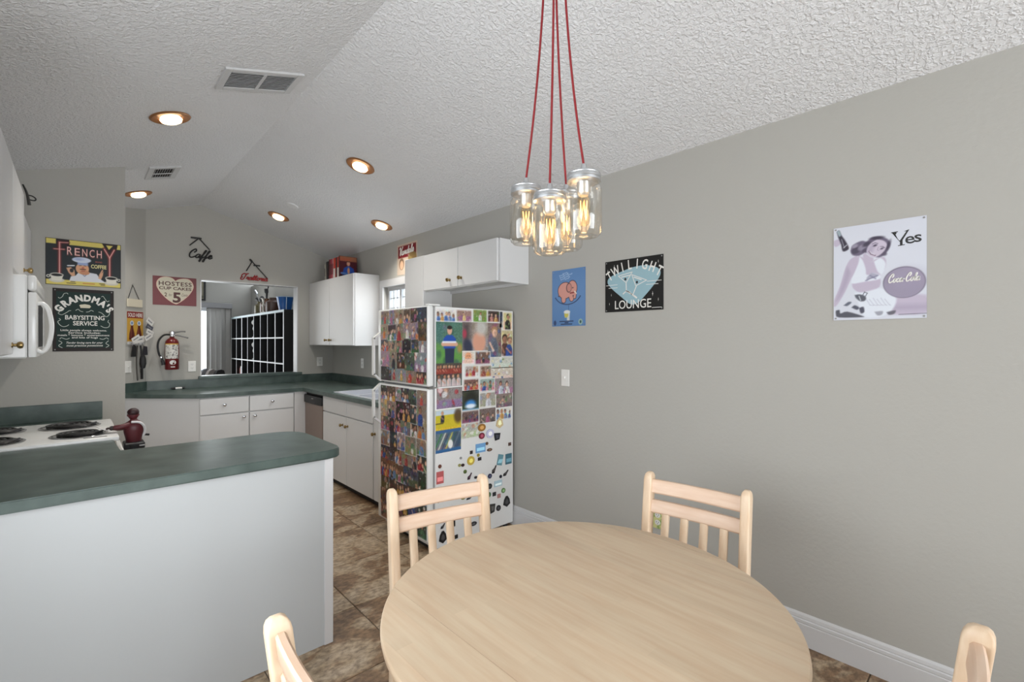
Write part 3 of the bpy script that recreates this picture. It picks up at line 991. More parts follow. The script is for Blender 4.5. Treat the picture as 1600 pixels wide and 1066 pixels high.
nc = thing('base_cabinet', 'narrow white base cabinet half hidden behind the fridge', 'cabinet', at(0, 0, 0), 'white base cabinets')
box('body', M_WHITE, (1.865, 2.45, 3.45, 3.69, 0.058, CT0 - 0.001), nc)
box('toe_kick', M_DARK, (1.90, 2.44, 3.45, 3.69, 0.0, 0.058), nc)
panel('door', nc, (1.846, 1.865, 3.455, 3.686, 0.066, 0.858), (1.846, 3.66, 0.63), (-1, 0, 0))

sk = thing('kitchen_sink', 'steel double-bowl sink set into the green counter', 'sink', at(0, 0, 0))
M_SINK = pm('sink_steel', (206, 209, 216), 0.28, metal=0.35)  # pale and less metallic: bright window reflection put into the colour
boxes('rim', M_SINK, [(1.88, 1.91, 3.735, 4.605, CT1, CT1 + 0.007), (2.30, 2.365, 3.735, 4.605, CT1, CT1 + 0.007), (1.91, 2.30, 3.735, 3.765, CT1, CT1 + 0.007),
                      (1.91, 2.30, 4.575, 4.605, CT1, CT1 + 0.007), (1.91, 2.30, 4.155, 4.185, CT1, CT1 + 0.007)], sk)
for (y0, y1) in ((3.765, 4.155), (4.185, 4.575)):
    boxes('bowl', M_SINK, [(1.91, 2.30, y0, y1, 0.74, 0.744), (1.908, 1.912, y0, y1, 0.744, CT1), (2.298, 2.302, y0, y1, 0.744, CT1), (1.912, 2.298, y0 - 0.002, y0 + 0.002, 0.744, CT1), (1.912, 2.298, y1 - 0.002, y1 + 0.002, 0.744, CT1)], sk)
tube('faucet', M_CHROME, [(2.335, 4.17, CT1), (2.335, 4.17, 1.06), (2.30, 4.17, 1.13), (2.2, 4.17, 1.13), (2.15, 4.17, 1.06)], 0.012, n=10, parent=sk)

# --- upper cabinets on the right wall
uc = thing('wall_cabinet', 'white two-door wall cabinet carrying the books', 'cabinet', at(0, 0, 0), 'white wall cabinets')
box('carcass', M_WHITE, (2.19, 2.474, 4.80, 6.085, 1.366, 2.15), uc)
panel('door', uc, (2.17, 2.19, 4.805, 5.44, 1.37, 2.146), (2.17, 5.395, 1.428), (-1, 0, 0))
panel('door', uc, (2.17, 2.19, 5.446, 6.08, 1.37, 2.146), (2.17, 5.52, 1.428), (-1, 0, 0))
ut = thing('wall_cabinet', 'narrow tall white wall cabinet between window and fridge', 'cabinet', at(0, 0, 0), 'white wall cabinets')
box('carcass', M_WHITE, (2.19, 2.474, 3.43, 3.73, 1.366, 2.15), ut)
panel('door', ut, (2.17, 2.19, 3.425, 3.73, 1.37, 2.147))
uf = thing('wall_cabinet', 'short white two-door wall cabinet above the fridge', 'cabinet', at(0, 0, 0), 'white wall cabinets')
boxes('carcass', M_WHITE, [(2.19, 2.474, 2.458, 3.428, 1.86, 2.145), (2.19, 2.474, 2.458, 2.476, 1.837, 1.86), (2.19, 2.21, 2.476, 3.428, 1.837, 1.86), (2.456, 2.474, 2.476, 3.428, 1.837, 1.86)], uf)
panel('door', uf, (2.168, 2.188, 2.935, 3.418, 1.842, 2.145), (2.168, 3.035, 1.898), (-1, 0, 0))
panel('door', uf, (2.168, 2.188, 2.468, 2.929, 1.842, 2.145), (2.168, 2.885, 1.902), (-1, 0, 0))

# cookbooks on top of the cabinet: spines towards the kitchen
specs = [(5.73, 0.02, 0.21, (188, 184, 170), 'pale grey paperback leaning at the far end of the cookbooks', 0.10),
         (5.665, 0.05, 0.235, (30, 28, 30), 'thick black cookbook second from the far end', 0.05),
         (5.60, 0.05, 0.25, (120, 34, 44), 'dark crimson cookbook', 0), (5.548, 0.045, 0.25, (176, 60, 76), 'rose red cookbook', 0),
         (5.50, 0.028, 0.25, (206, 150, 150), 'slim pink cookbook', 0), (5.455, 0.055, 0.25, (214, 60, 40), 'orange red cookbook with a white lower spine', 0),
         (5.40, 0.045, 0.25, (96, 40, 36), 'brown cookbook between two orange red ones', 0), (5.345, 0.058, 0.25, (208, 62, 42), 'bright orange red cookbook nearest the cream spine', 0),
         (5.298, 0.024, 0.255, (226, 196, 130), 'slim cream cookbook', 0)]
for k, (y, w, h, c, lab, lean) in enumerate(specs):
    t = thing('cookbook', lab + (' on the wall cabinet' if 'cookbooks' not in lab else ''), 'book', at(2.235, y, 2.1505), 'cookbooks on the wall cabinet')
    m_ = pm('cookbook_%d' % k, c, 0.45)
    mwx = Matrix.Rotation(-lean, 4, 'X')
    box('cover', m_, (0, 0.17, -w / 2, w / 2, 0, h), t, bev=0.003, mw=mwx)
    if 'white lower spine' in lab or 'nearest the cream' in lab:
        box('spine_label', pm('spine_white', (226, 222, 214), 0.5), (-0.0012, 0.0, -w / 2 + 0.004, w / 2 - 0.004, 0.01, h * 0.5), t, mw=mwx)
    else:
        box('spine_label', pm('spine_dark', (60, 40, 42), 0.5), (-0.0012, 0.0, -w / 4, w / 4, 0.06, h * 0.75), t, mw=mwx)
fb = thing('cookbook', 'large cookbook with a person in blue on its cover facing the dining table', 'book', frame((2.32, 5.262, 2.1505), (1, 0, 0), (0, -1, 0)), 'cookbooks on the wall cabinet')
box('cover', pm('cookbook_big', (70, 24, 30), 0.4), (-0.105, 0.105, 0, 0.25, -0.025, 0.0), fb, bev=0.002)
pa = Paint(0.205, 0.246, 30, 36, (74, 24, 34))
pa.rect(0, 0.205, 0.19, 0.246, (150, 96, 70)).rect(0, 0.13, 0.195, 0.225, (170, 84, 60), 0.8, 0.01).rect(0, 0.205, 0, 0.03, (24, 22, 26))
pa.poly([(0.03, 0.03), (0.05, 0.11), (0.09, 0.135), (0.12, 0.135), (0.165, 0.11), (0.185, 0.03)], (36, 74, 160)).ell(0.103, 0.165, 0.02, 0.028, (206, 150, 124)).rect(0.085, 0.122, 0.182, 0.192, (60, 40, 30)).ell(0.105, 0.08, 0.014, 0.04, (210, 150, 110)).seg((0.02, 0.05), (0.09, 0.045), 0.02, (90, 130, 190))
pa.build('cover_print', fb, -0.1025, 0.002, 0.0012, 0.001)

# ================================================================== fridge
FR = thing('refrigerator', 'white top-freezer fridge covered with photos and magnets', 'refrigerator', at(0, 0, 0))
FX, FY, FZ = 1.682, 2.600, 1.645
box('body', M_APPL, (1.742, 2.45, FY, 3.285, 0.03, FZ), FR, bev=0.006, seg=2)
fd = box('freezer_door', M_APPL, (FX, 1.728, FY - 0.002, 3.287, 1.112, FZ + 0.004), FR, bev=0.012, seg=3)
ld = box('fridge_door', M_APPL, (FX, 1.728, FY - 0.002, 3.287, 0.085, 1.098), FR, bev=0.012, seg=3)
box('gasket', pm('gasket_grey', (150, 150, 150), 0.7), (1.728, 1.742, FY + 0.008, 3.275, 0.09, FZ - 0.006), FR)
box('hinge_cap', M_APPL, (1.70, 1.79, FY + 0.01, FY + 0.06, FZ + 0.004, FZ + 0.016), FR, bev=0.004)
box('hinge', M_STEEL, (1.69, 1.76, FY - 0.004, FY + 0.02, 1.1, 1.109), FR)
box('kick_grille', M_DARK, (1.76, 1.80, FY + 0.02, 3.27, 0.0, 0.03), FR)
for (x, y) in ((1.80, 2.64), (1.80, 3.25), (2.4, 2.64), (2.4, 3.25)):
    cyl('foot', M_DARK, (x, y, 0), (x, y, 0.032), 0.018, parent=FR)
def strap(pts, parent):
    bm = bmesh.new()
    for a, b in zip(pts, pts[1:]):
        a, b = Vector(a), Vector(b)
        d = (b - a).normalized()
        s = Vector((0, 1, 0)) * 0.014
        t = d.cross(Vector((0, 1, 0))).normalized() * 0.007
        r0 = [bm.verts.new(a - d * 0.004 + q) for q in (s + t, s - t, -s - t, -s + t)]
        r1 = [bm.verts.new(b + d * 0.004 + q) for q in (s + t, s - t, -s - t, -s + t)]
        skin_rings(bm, [r0, r1])
    return finish(bm, 'handle', M_APPL, parent)
strap([(1.684, 3.255, 1.475), (1.63, 3.255, 1.435), (1.63, 3.255, 1.165), (1.684, 3.255, 1.12)], fd)
strap([(1.684, 3.255, 1.09), (1.63, 3.255, 1.045), (1.63, 3.255, 0.845), (1.684, 3.255, 0.80)], ld)

SKIN = [(214, 160, 130), (190, 132, 104), (226, 178, 150), (160, 108, 84)]
HAIR = [(46, 32, 26), (92, 62, 40), (30, 26, 26), (170, 130, 84)]
CLOTH = [(38, 70, 150), (170, 40, 48), (226, 224, 220), (40, 42, 50), (206, 150, 60), (70, 120, 84), (180, 90, 130), (90, 130, 180)]

def draw_person(p, cx, base, h, rng, shirt=None, skin=None, hair=None):
    sk_ = skin or rng.choice(SKIN)
    sh_ = shirt or rng.choice(CLOTH)
    r = h * 0.13 * rng.uniform(0.85, 1.1)
    so = max(h * 0.022, p.px * 0.8)
    tl = rng.uniform(-0.6, 0.6) * r
    w1, w2 = rng.uniform(1.5, 2.1), rng.uniform(1.4, 2.1)
    p.poly([(cx - r * w1, base), (cx - r * 1.6, base + h * rng.uniform(.42, .54)), (cx - r * 0.7, base + h * 0.66), (cx + r * 0.7, base + h * 0.66), (cx + r * 1.6, base + h * rng.uniform(.42, .54)), (cx + r * w2, base)], sh_, 0.95, so)
    p.ell(cx + r * .5, base + h * .35, r * .8, h * .22, tuple(c * .7 for c in sh_), 0, .6, so * 2)
    p.ell(cx + tl, base + h * 0.86, r * 1.08, r * 1.25, hair or rng.choice(HAIR), 0, .95, so)
    p.ell(cx + tl, base + h * 0.80, r * 0.85, r * 1.05, sk_, 0, 1, so)
    p.ell(cx + tl + r * .35, base + h * 0.78, r * 0.45, r * .8, tuple(c * .72 for c in sk_), 0, .6, so * 1.5)
    if rng.random() < 0.6:
        p.seg((cx - r * 1.3, base + h * .5), (cx + r * rng.uniform(-.5, 1), base + h * .28), r * .6, sk_, .9, so)

def photo_paint(w, h, kind, rng, bg=None, c1=None, border=0.0):
    nx, ny = max(8, int(w / 0.0045)), max(8, int(h / 0.0045))
    DK = [(40, 32, 30), (64, 50, 44), (86, 66, 52), (52, 58, 70), (70, 76, 66), (58, 44, 50)]
    MD = [(128, 110, 96), (120, 128, 134), (150, 130, 110), (104, 112, 90), (140, 120, 124)]
    if bg is None:
        bg = rng.choice(DK if kind in ('group', 'dark') else MD)
    p = Paint(w, h, nx, ny, bg)
    b2 = tuple(max(0, min(255, c + rng.uniform(-34, 34))) for c in bg)
    p.rect(0, w, 0, h * rng.uniform(0.25, 0.5), b2, 0.8, soft=h * 0.06)
    p.blobs(rng, 7, [tuple(max(0, min(255, c + rng.uniform(-45, 45))) for c in bg) for _ in range(4)], h * 0.05, h * 0.16, 0.6)
    if kind == 'group':
        n = rng.randint(3, 5)
        for i in range(n):
            draw_person(p, w * (i + 0.6) / (n + 0.2), -h * rng.uniform(0.05, 0.2), h * rng.uniform(0.75, 0.95), rng, c1 if c1 and i % 2 == 0 else None)
    elif kind == 'person':
        draw_person(p, w * rng.uniform(0.4, 0.6), -h * 0.08, h * 0.98, rng, c1)
    elif kind == 'pair':
        draw_person(p, w * 0.32, -h * 0.1, h * 0.92, rng, c1)
        draw_person(p, w * 0.68, -h * 0.14, h * 0.9, rng)
    elif kind == 'small':
        draw_person(p, w * 0.5, h * 0.1, h * 0.7, rng, c1)
    elif kind == 'baby':
        p.ell(w * 0.5, h * 0.58, w * 0.26, h * 0.32, (222, 150, 104)).ell(w * 0.5, h * 0.2, w * 0.34, h * 0.26, c1 or (220, 180, 160)).ell(w * 0.42, h * 0.62, w * 0.03, h * 0.03, (70, 44, 36)).ell(w * 0.58, h * 0.62, w * 0.03, h * 0.03, (70, 44, 36)).seg((w * 0.44, h * 0.46), (w * 0.56, h * 0.46), h * 0.03, (150, 70, 60))
    elif kind == 'dark':
        p.blobs(rng, 8, [rng.choice(CLOTH), rng.choice(SKIN), (30, 28, 30)], h * 0.05, h * 0.15, 0.75)
    elif kind == 'scene':
        p.blobs(rng, 10, [c1 or rng.choice(CLOTH), rng.choice(CLOTH), (220, 220, 220), rng.choice(SKIN)], h * 0.05, h * 0.18, 0.75)
    if kind in ('group', 'pair', 'person', 'small', 'dark'):
        p.blobs(rng, 5, [tuple(max(0, min(255, c + rng.uniform(-60, 60))) for c in bg), rng.choice(CLOTH), (206, 204, 200)], h * 0.03, h * 0.09, 0.55)
    g_ = np.random.RandomState(rng.randint(0, 99999)).normal(0, 1, p.C.shape[:2])[..., None]
    lum_ = p.C.mean(axis=2, keepdims=True)
    p.C = np.clip((p.C * 0.88 + lum_ * 0.12) * 1.0 + 4 + g_ * 11, 0, 255)
    if border > 0:
        c = (226, 224, 220)
        p.rect(0, w, 0, border, c).rect(0, w, h - border, h, c).rect(0, border, 0, h, c).rect(w - border, w, 0, h, c)
    return p

M_PHOTO = print_mat('photo_print', 0.28, 0.45)

def hang_print(name, paint, mwf, label, cat, group, rot=0.0):
    o = paint.build(name, None, 0, 0, 0.0, 0.0009, M_PHOTO, rot=rot)
    o.matrix_world = mwf
    return tag(o, label, cat, group)

# photos on the fridge side: (x0, x1, z0, z1, kind, background, shirt, border, what the print shows)
SIDE = [
    (1.745, 1.907, 1.544, 1.628, 'group', (206, 200, 190), (70, 110, 180), .006, 'a group with a blue shirt at left, top left corner'),
    (1.912, 2.046, 1.548, 1.631, 'small', (150, 116, 104), (226, 196, 120), .005, 'a person in yellow on brown, second in the top row'),
    (2.058, 2.185, 1.550, 1.640, 'small', (116, 140, 70), (214, 216, 220), .004, 'a person in white on a green lawn, top row'),
    (2.194, 2.306, 1.554, 1.637, 'pair', (60, 44, 40), (196, 130, 120), .004, 'two dark-haired people, fourth in the top row'),
    (2.310, 2.339, 1.515, 1.635, 'dark', (60, 70, 84), None, .003, 'a narrow bluish strip near the top right corner'),
    (2.342, 2.437, 1.497, 1.633, 'person', (206, 190, 130), (30, 28, 28), .006, 'a person in black on yellow, top right corner'),
    (1.745, 1.962, 1.264, 1.543, 'man', (72, 112, 92), (34, 74, 160), 0, 'a man in a blue shirt in a green garden, the largest print'),
    (1.962, 2.194, 1.346, 1.547, 'blur', (150, 136, 126), None, 0, 'a blurred bare-shouldered figure beside the man in blue'),
    (2.194, 2.326, 1.297, 1.547, 'person', (126, 108, 100), (96, 104, 122), 0, 'a person in grey blue at upper right'),
    (2.326, 2.444, 1.299, 1.497, 'pair', (186, 172, 128), (84, 50, 46), .004, 'people in a tan room at the right edge'),
    (1.959, 2.069, 1.253, 1.343, 'baby', (214, 190, 172), None, .006, 'a baby with a flushed face'),
    (2.075, 2.219, 1.246, 1.341, 'dark', (110, 84, 72), None, .006, 'brown and grey shapes right of the baby'),
    (2.225, 2.444, 1.213, 1.295, 'scene', (190, 190, 178), (110, 140, 70), 0, 'a pale room with a green plant at the right edge'),
    (1.745, 1.959, 1.106, 1.265, 'team', (70, 66, 60), None, 0, 'a team in white below the man in blue'),
    (1.984, 2.110, 1.161, 1.242, 'group', (170, 156, 150), (176, 50, 56), .006, 'a group in red, upper of two'),
    (2.119, 2.228, 1.154, 1.238, 'pair', (150, 120, 100), (150, 60, 50), .005, 'two people in brown tones in the middle'),
    (2.231, 2.444, 1.136, 1.218, 'scene', (196, 184, 166), (40, 66, 130), 0, 'a navy figure against cream at the right edge'),
    (1.973, 2.110, 1.062, 1.148, 'group', (120, 84, 74), (190, 60, 56), .006, 'a group in red, lower of two'),
    (2.116, 2.262, 1.049, 1.144, 'group', (140, 160, 152), (206, 120, 150), .006, 'a pastel group on teal in the middle'),
    (2.262, 2.444, 1.020, 1.136, 'pair', (140, 130, 128), (196, 204, 216), 0, 'a fair-haired child at the right edge'),
    (1.750, 1.962, 0.960, 1.097, 'scene', (130, 122, 120), (90, 84, 84), 0, 'a blurred grey crowd on the left'),
    (1.962, 2.110, 0.927, 1.067, 'glow', (66, 68, 60), None, 0, 'a glowing blue and white dome in the dark'),
    (2.113, 2.275, 0.932, 1.046, 'person', (150, 146, 138), (206, 206, 216), .008, 'a red-faced man in a pale shirt'),
    (2.275, 2.437, 0.919, 1.020, 'dark', (130, 112, 106), None, 0, 'brown blurred shapes at the right edge'),
    (1.742, 1.953, 0.816, 0.950, 'field', (196, 178, 50), None, 0, 'a dark figure on a yellow field'),
    (1.956, 2.110, 0.837, 0.922, 'dark', (104, 80, 76), None, .004, 'dim brown shapes beside the yellow field'),
    (2.116, 2.268, 0.822, 0.925, 'group', (112, 96, 92), (90, 80, 80), 0, 'a dim group beside the dome'),
    (2.268, 2.431, 0.823, 0.919, 'group', (210, 208, 200), (90, 130, 190), .008, 'a bright group in pink and blue at lower right'),
    (1.742, 1.951, 0.664, 0.816, 'stadium', (90, 110, 116), None, 0, 'slanted green and blue bands, lowest on the left'),
    (1.953, 2.122, 0.732, 0.834, 'scene', (170, 170, 164), (60, 66, 66), .003, 'grey and white foliage, lowest in the middle'),
]
for k, (x0, x1, z0, z1, kind, bg, c1, bd, what) in enumerate(SIDE):
    rng = random.Random(100 + k)
    w, h = x1 - x0, z1 - z0
    p = photo_paint(w, h, kind, rng, bg, c1, 0 if kind in ('man', 'blur', 'team', 'glow', 'field', 'stadium') else bd)
    if kind == 'man':
        p.rect(0, w, 0, h * 0.42, (96, 150, 70), 0.8, 0.03).blobs(rng, 16, [(60, 96, 84), (92, 132, 120), (40, 70, 66)], 0.012, 0.03, 0.5)
        p.poly([(.075, 0), (.07, .11), (.075, .13), (.145, .13), (.15, .1), (.145, 0)], (40, 48, 72))
        p.poly([(.062, .10), (.058, .165), (.085, .19), (.135, .19), (.162, .165), (.158, .10)], (36, 76, 160))
        p.seg((.055, .13), (.165, .128), .028, (206, 160, 136)).seg((.055, .143), (.16, .143), .012, (214, 220, 228)).ell(.11, .222, .02, .028, (206, 160, 136)).ell(.11, .242, .021, .013, (36, 30, 28)).ell(.195, .1, .02, .03, (190, 130, 70), 0, .7, .01)
    if kind == 'blur':
        p.rect(0, w * .3, 0, h, (60, 52, 54), .8, .03).ell(.15, .06, .062, .075, (206, 152, 128), 0, 1, .012).ell(.17, .16, .05, .05, (196, 196, 190), 0, .8, .02).ell(.05, .03, .035, .05, (50, 54, 74), .4, 1, .01).ell(.02, .12, .018, .03, (170, 60, 80), 0, .9, .008)
    if kind == 'team':
        for i in range(9):
            draw_person(p, .015 + .023 * i, .085, .06, rng, (150, 60, 50))
        for i in range(5):
            draw_person(p, .025 + .04 * i, .0, .085, rng, (214, 196, 196))
    if kind == 'glow':
        p.ell(w / 2, h * .5, .06, .07, (40, 40, 34), 0, 1, .02).ell(w / 2, h * .3, .045, .03, (60, 130, 196), 0, 1, .01).ell(w / 2, h * .2, .045, .016, (226, 236, 246), 0, 1, .006).rect(0, w, 0, .008, (150, 190, 220))
    if kind == 'field':
        p.rect(0, w, h * .74, h, (190, 206, 216)).rect(0, w, h * .1, h * .74, (196, 180, 44), .8).ell(.185, .085, .035, .05, (80, 60, 40), 0, .9, .01).seg((0, .045), (.06, .045), .006, (50, 46, 40))
        draw_person(p, .055, .05, .075, rng, (40, 42, 60))
    if kind == 'stadium':
        for i in range(9):
            p.seg((-.02 + .03 * i, 0), (.05 + .03 * i, .13), .011, [(60, 120, 70), (206, 210, 196), (50, 80, 110), (196, 190, 90)][i % 4], .85)
        p.rect(.14, w, .02, .13, (54, 76, 100), .7, .01).rect(0, w, .13, h, (60, 96, 140)).rect(0, w, 0, .022, (50, 100, 150)).ell(.12, .05, .02, .03, (226, 226, 224))
    hang_print('photo_print', p, frame((x0, FY - 0.0015 - 0.0004 * (k % 4), z0), (1, 0, 0), (0, -1, 0)), 'fridge-side photo of ' + what, 'photo', 'photos on the fridge side')

# magnets on the fridge side: (shape, x, z, w, h, colour, words)
MAG = [
    ('card', 2.125, 0.646, 0.089, 0.064, (110, 160, 206), 'light blue card magnet'),
    ('disk', 2.185, 0.669, 0.024, 0.023, (96, 74, 56), 'tiny brown magnet right of the light blue card'),
    ('disk', 2.210, 0.619, 0.049, 0.023, (84, 58, 40), 'brown bean-shaped magnet below right of the light blue card'),
    ('square', 2.041, 0.628, 0.023, 0.023, (44, 34, 34), 'tiny dark magnet above the yellow medallion'),
    ('disk', 2.104, 0.597, 0.024, 0.023, (150, 140, 60), 'tiny olive magnet under the light blue card'),
    ('square', 2.116, 0.569, 0.030, 0.023, (36, 32, 34), 'tiny black magnet right of the yellow medallion'),
    ('disk', 2.037, 0.570, 0.066, 0.063, (196, 170, 70), 'large yellow medallion magnet'),
    ('disk', 1.949, 0.603, 0.019, 0.018, (150, 150, 150), 'tiny grey magnet left of the yellow medallion'),
    ('disk', 1.938, 0.555, 0.025, 0.022, (150, 146, 90), 'tiny olive magnet left of the yellow medallion'),
    ('disk', 1.966, 0.551, 0.028, 0.022, (52, 30, 34), 'tiny maroon magnet beside the tiny olive one'),
    ('disk', 1.986, 0.502, 0.028, 0.027, (82, 100, 48), 'small green magnet below the yellow medallion'),
    ('bottle', 2.026, 0.463, 0.040, 0.045, (52, 28, 40), 'dark plum slanted magnet above the chair rail'),
    ('disk', 2.081, 0.443, 0.029, 0.018, (44, 40, 44), 'tiny dark magnet beside the chair post top'),
    ('disk', 1.775, 0.577, 0.026, 0.026, (104, 60, 46), 'small russet magnet above the pink card'),
    ('card', 1.776, 0.502, 0.056, 0.081, (190, 96, 96), 'pink upright card magnet'),
    ('square', 2.411, 0.631, 0.027, 0.024, (84, 60, 52), 'small brown magnet high at the right edge'),
    ('tilt', 2.313, 0.528, 0.050, 0.080, (96, 140, 152), 'tilted teal card magnet'),
    ('card', 2.399, 0.521, 0.062, 0.078, (60, 104, 120), 'upright teal picture magnet at the right edge'),
    ('bottle', 2.255, 0.468, 0.045, 0.056, (34, 28, 28), 'black bottle magnet leaning right'),
    ('bottle', 2.371, 0.419, 0.055, 0.040, (30, 28, 28), 'black wedge magnet under the teal picture'),
    ('disk', 2.213, 0.426, 0.037, 0.035, (40, 44, 70), 'navy round magnet right of the chair post'),
    ('disk', 2.319, 0.402, 0.026, 0.025, (34, 36, 50), 'small navy round magnet'),
    ('card', 2.294, 0.356, 0.076, 0.043, (170, 196, 206), 'white and blue wave card magnet'),
    ('disk', 2.211, 0.352, 0.043, 0.040, (18, 18, 18), 'plain black round magnet'),
    ('disk', 2.346, 0.292, 0.039, 0.038, (96, 130, 80), 'green oval magnet under the wave card'),
    ('disk', 2.206, 0.292, 0.031, 0.037, (70, 110, 70), 'green oval magnet beside the chair post'),
    ('square', 2.256, 0.285, 0.031, 0.028, (40, 40, 46), 'small dark square magnet'),
    ('square', 2.302, 0.261, 0.030, 0.029, (170, 120, 116), 'small pink square magnet'),
    ('bell', 2.380, 0.202, 0.069, 0.082, (22, 22, 24), 'large black bell-shaped magnet'),
    ('trap', 2.237, 0.184, 0.056, 0.071, (46, 44, 42), 'dark trapezoid magnet'),
    ('disk', 2.297, 0.172, 0.044, 0.043, (24, 24, 28), 'black round magnet beside the trapezoid'),
    ('ring', 1.763, 0.353, 0.036, 0.034, (52, 54, 84), 'dark ringed round magnet at the left'),
    ('disk', 1.827, 0.355, 0.024, 0.022, (40, 38, 50), 'tiny dark magnet between the chair rails'),
    ('disk', 1.884, 0.347, 0.027, 0.026, (80, 110, 56), 'small green magnet between the chair rails'),
    ('square', 1.923, 0.338, 0.027, 0.026, (64, 74, 124), 'small blue magnet between the chair rails'),
    ('disk', 1.969, 0.332, 0.050, 0.042, (122, 124, 60), 'olive medallion magnet between the chair rails'),
    ('bottle', 2.027, 0.312, 0.060, 0.022, (26, 26, 28), 'black car-shaped magnet between the chair rails'),
    ('trap', 2.075, 0.198, 0.041, 0.032, (26, 24, 26), 'black stubby magnet behind the chair slats'),
    ('trap', 1.791, 0.222, 0.041, 0.026, (30, 28, 30), 'black magnet behind the left chair slats'),
    ('bottle', 1.799, 0.173, 0.035, 0.032, (30, 28, 32), 'black wedge magnet behind the left chair slats'),
    ('square', 1.891, 0.174, 0.016, 0.057, (28, 28, 30), 'thin black upright magnet behind the chair slats'),
    ('square', 2.019, 0.185, 0.017, 0.045, (30, 30, 32), 'short thin black upright magnet behind the chair slats'),
    ('disk', 2.061, 0.118, 0.058, 0.030, (40, 40, 44), 'black oval magnet behind the chair slats'),
    ('bell', 1.799, 0.098, 0.062, 0.082, (24, 24, 26), 'large black shield magnet low behind the chair'),
    ('square', 1.909, 0.07, 0.027, 0.026, (28, 26, 28), 'small black square magnet low behind the chair'),
    ('disk', 2.134, 0.732, 0.054, 0.046, (120, 36, 56), 'crimson badge under the photos'),
    ('disk', 2.213, 0.738, 0.074, 0.066, (190, 190, 214), 'white and blue round badge under the photos'),
    ('trap', 2.281, 0.707, 0.063, 0.057, (22, 24, 34), 'black figure magnet under the photos'),
    ('bell', 2.306, 0.805, 0.070, 0.080, (206, 186, 140), 'cream cone-shaped magnet over the lower photos'),
    ('disk', 2.134, 0.792, 0.071, 0.055, (150, 106, 46), 'amber badge over the lower photos'),
]
def mag_shape(sh, w, h):
    if sh in ('disk', 'ring'):
        return circ(0, 0, w / 2, h / 2, 18)
    if sh == 'bell':
        return [(-w / 2, -h * .25), (0, -h / 2), (w / 2, -h * .25), (w * .38, h * .2), (w * .12, h / 2), (-w * .12, h / 2), (-w * .38, h * .2)]
    if sh == 'trap':
        return [(-w * .3, -h / 2), (w * .35, -h * .4), (w / 2, h * .4), (-w / 2, h / 2)]
    if sh == 'bottle':
        return [(-w / 2, -h / 2), (0, -h / 2), (w * .3, h * .1), (w / 2, h * .45), (w * .35, h / 2), (w * .05, h * .15), (-w * .4, -h * .05)]
    if sh == 'tilt':
        a = -0.25
        return [(x * math.cos(a) - y * math.sin(a), x * math.sin(a) + y * math.cos(a)) for x, y in ((-w / 2, -h / 2), (w / 2, -h / 2), (w / 2, h / 2), (-w / 2, h / 2))]
    return [(-w / 2, -h / 2), (w / 2, -h / 2), (w / 2, h / 2), (-w / 2, h / 2)]
for k, (sh, x, z, w, h, c, words) in enumerate(MAG):
    t = thing('fridge_magnet', words + ' on the fridge side', 'magnet', frame((x, FY - 0.001, z), (1, 0, 0), (0, -1, 0)), 'magnets on the fridge side')
    zoff = 0.003 if z > 0.69 else 0.0
    m_ = pm('magnet_%d' % k, c, 0.4)
    s = mag_shape(sh, w, h)
    prism('plate', m_, s, zoff, zoff + 0.004, t)
    hi = tuple(min(255, int(v * 1.15 + 46)) for v in c)
    m2 = pm('magnet_face_%d' % k, hi, 0.4)
    if sh in ('card', 'tilt'):
        prism('face', m2, [(p[0] * .8, p[1] * .35 - h * .12) for p in s], zoff + 0.004, zoff + 0.0046, t)
    elif w > 0.034:
        prism('face', m2, [(p[0] * .5, p[1] * .5) for p in s], zoff + 0.004, zoff + 0.0046, t)

# collage on the doors: (columns run from the hinge side at the dining table to the handle)
ordn = ['first', 'second', 'third', 'fourth', 'fifth', 'sixth', 'seventh', 'eighth', 'ninth']
def collage(z0, z1, rows, door, seed, y1):
    rng = random.Random(seed)
    y0 = FY + 0.014
    zz = [z1 - (z1 - z0) * i / rows for i in range(rows + 1)]
    for r_ in range(rows):
        n = rng.choice((5, 6))
        cuts = [0.0] + sorted(((i + rng.uniform(-0.22, 0.22)) / n for i in range(1, n))) + [1.0]
        for c_ in range(n):
            ya, yb = y0 + (y1 - y0) * cuts[c_], y0 + (y1 - y0) * cuts[c_ + 1]
            za, zb = zz[r_ + 1] - rng.uniform(0, 0.02), zz[r_] + rng.uniform(0, 0.012)
            za, zb = max(za, z0), min(zb, z1)
            w, h = (yb - ya) + 0.006, zb - za
            kind = rng.choice(['group', 'group', 'dark', 'dark', 'person', 'pair', 'scene', 'small'])
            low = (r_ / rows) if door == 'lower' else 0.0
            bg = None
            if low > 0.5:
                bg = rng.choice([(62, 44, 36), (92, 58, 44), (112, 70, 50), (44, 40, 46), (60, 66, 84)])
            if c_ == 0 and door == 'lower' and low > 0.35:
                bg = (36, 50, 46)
            p = photo_paint(w, h, kind, rng, bg, rng.choice(CLOTH + [(210, 110, 40), (200, 60, 50)]), rng.choice((0, 0, 0, 0.004)))
            hang_print('photo_print', p, frame((FX - 0.0014 - 0.0006 * ((r_ % 2) * 3 + c_ % 3), yb + 0.003, za), (0, -1, 0), (-1, 0, 0)),
                       'photo on the %s door, %s row from the top, %s from the dining side' % ('freezer' if door == 'freezer' else 'lower fridge', ordn[r_], ordn[c_]), 'photo', 'photos on the fridge doors', rot=rng.uniform(-0.05, 0.05) if 0 < c_ < n - 1 and 0 < r_ < rows - 1 else 0.0)
collage(1.125, 1.638, 5, 'freezer', 7, 3.232)
collage(0.10, 1.085, 9, 'lower', 11, 3.232)

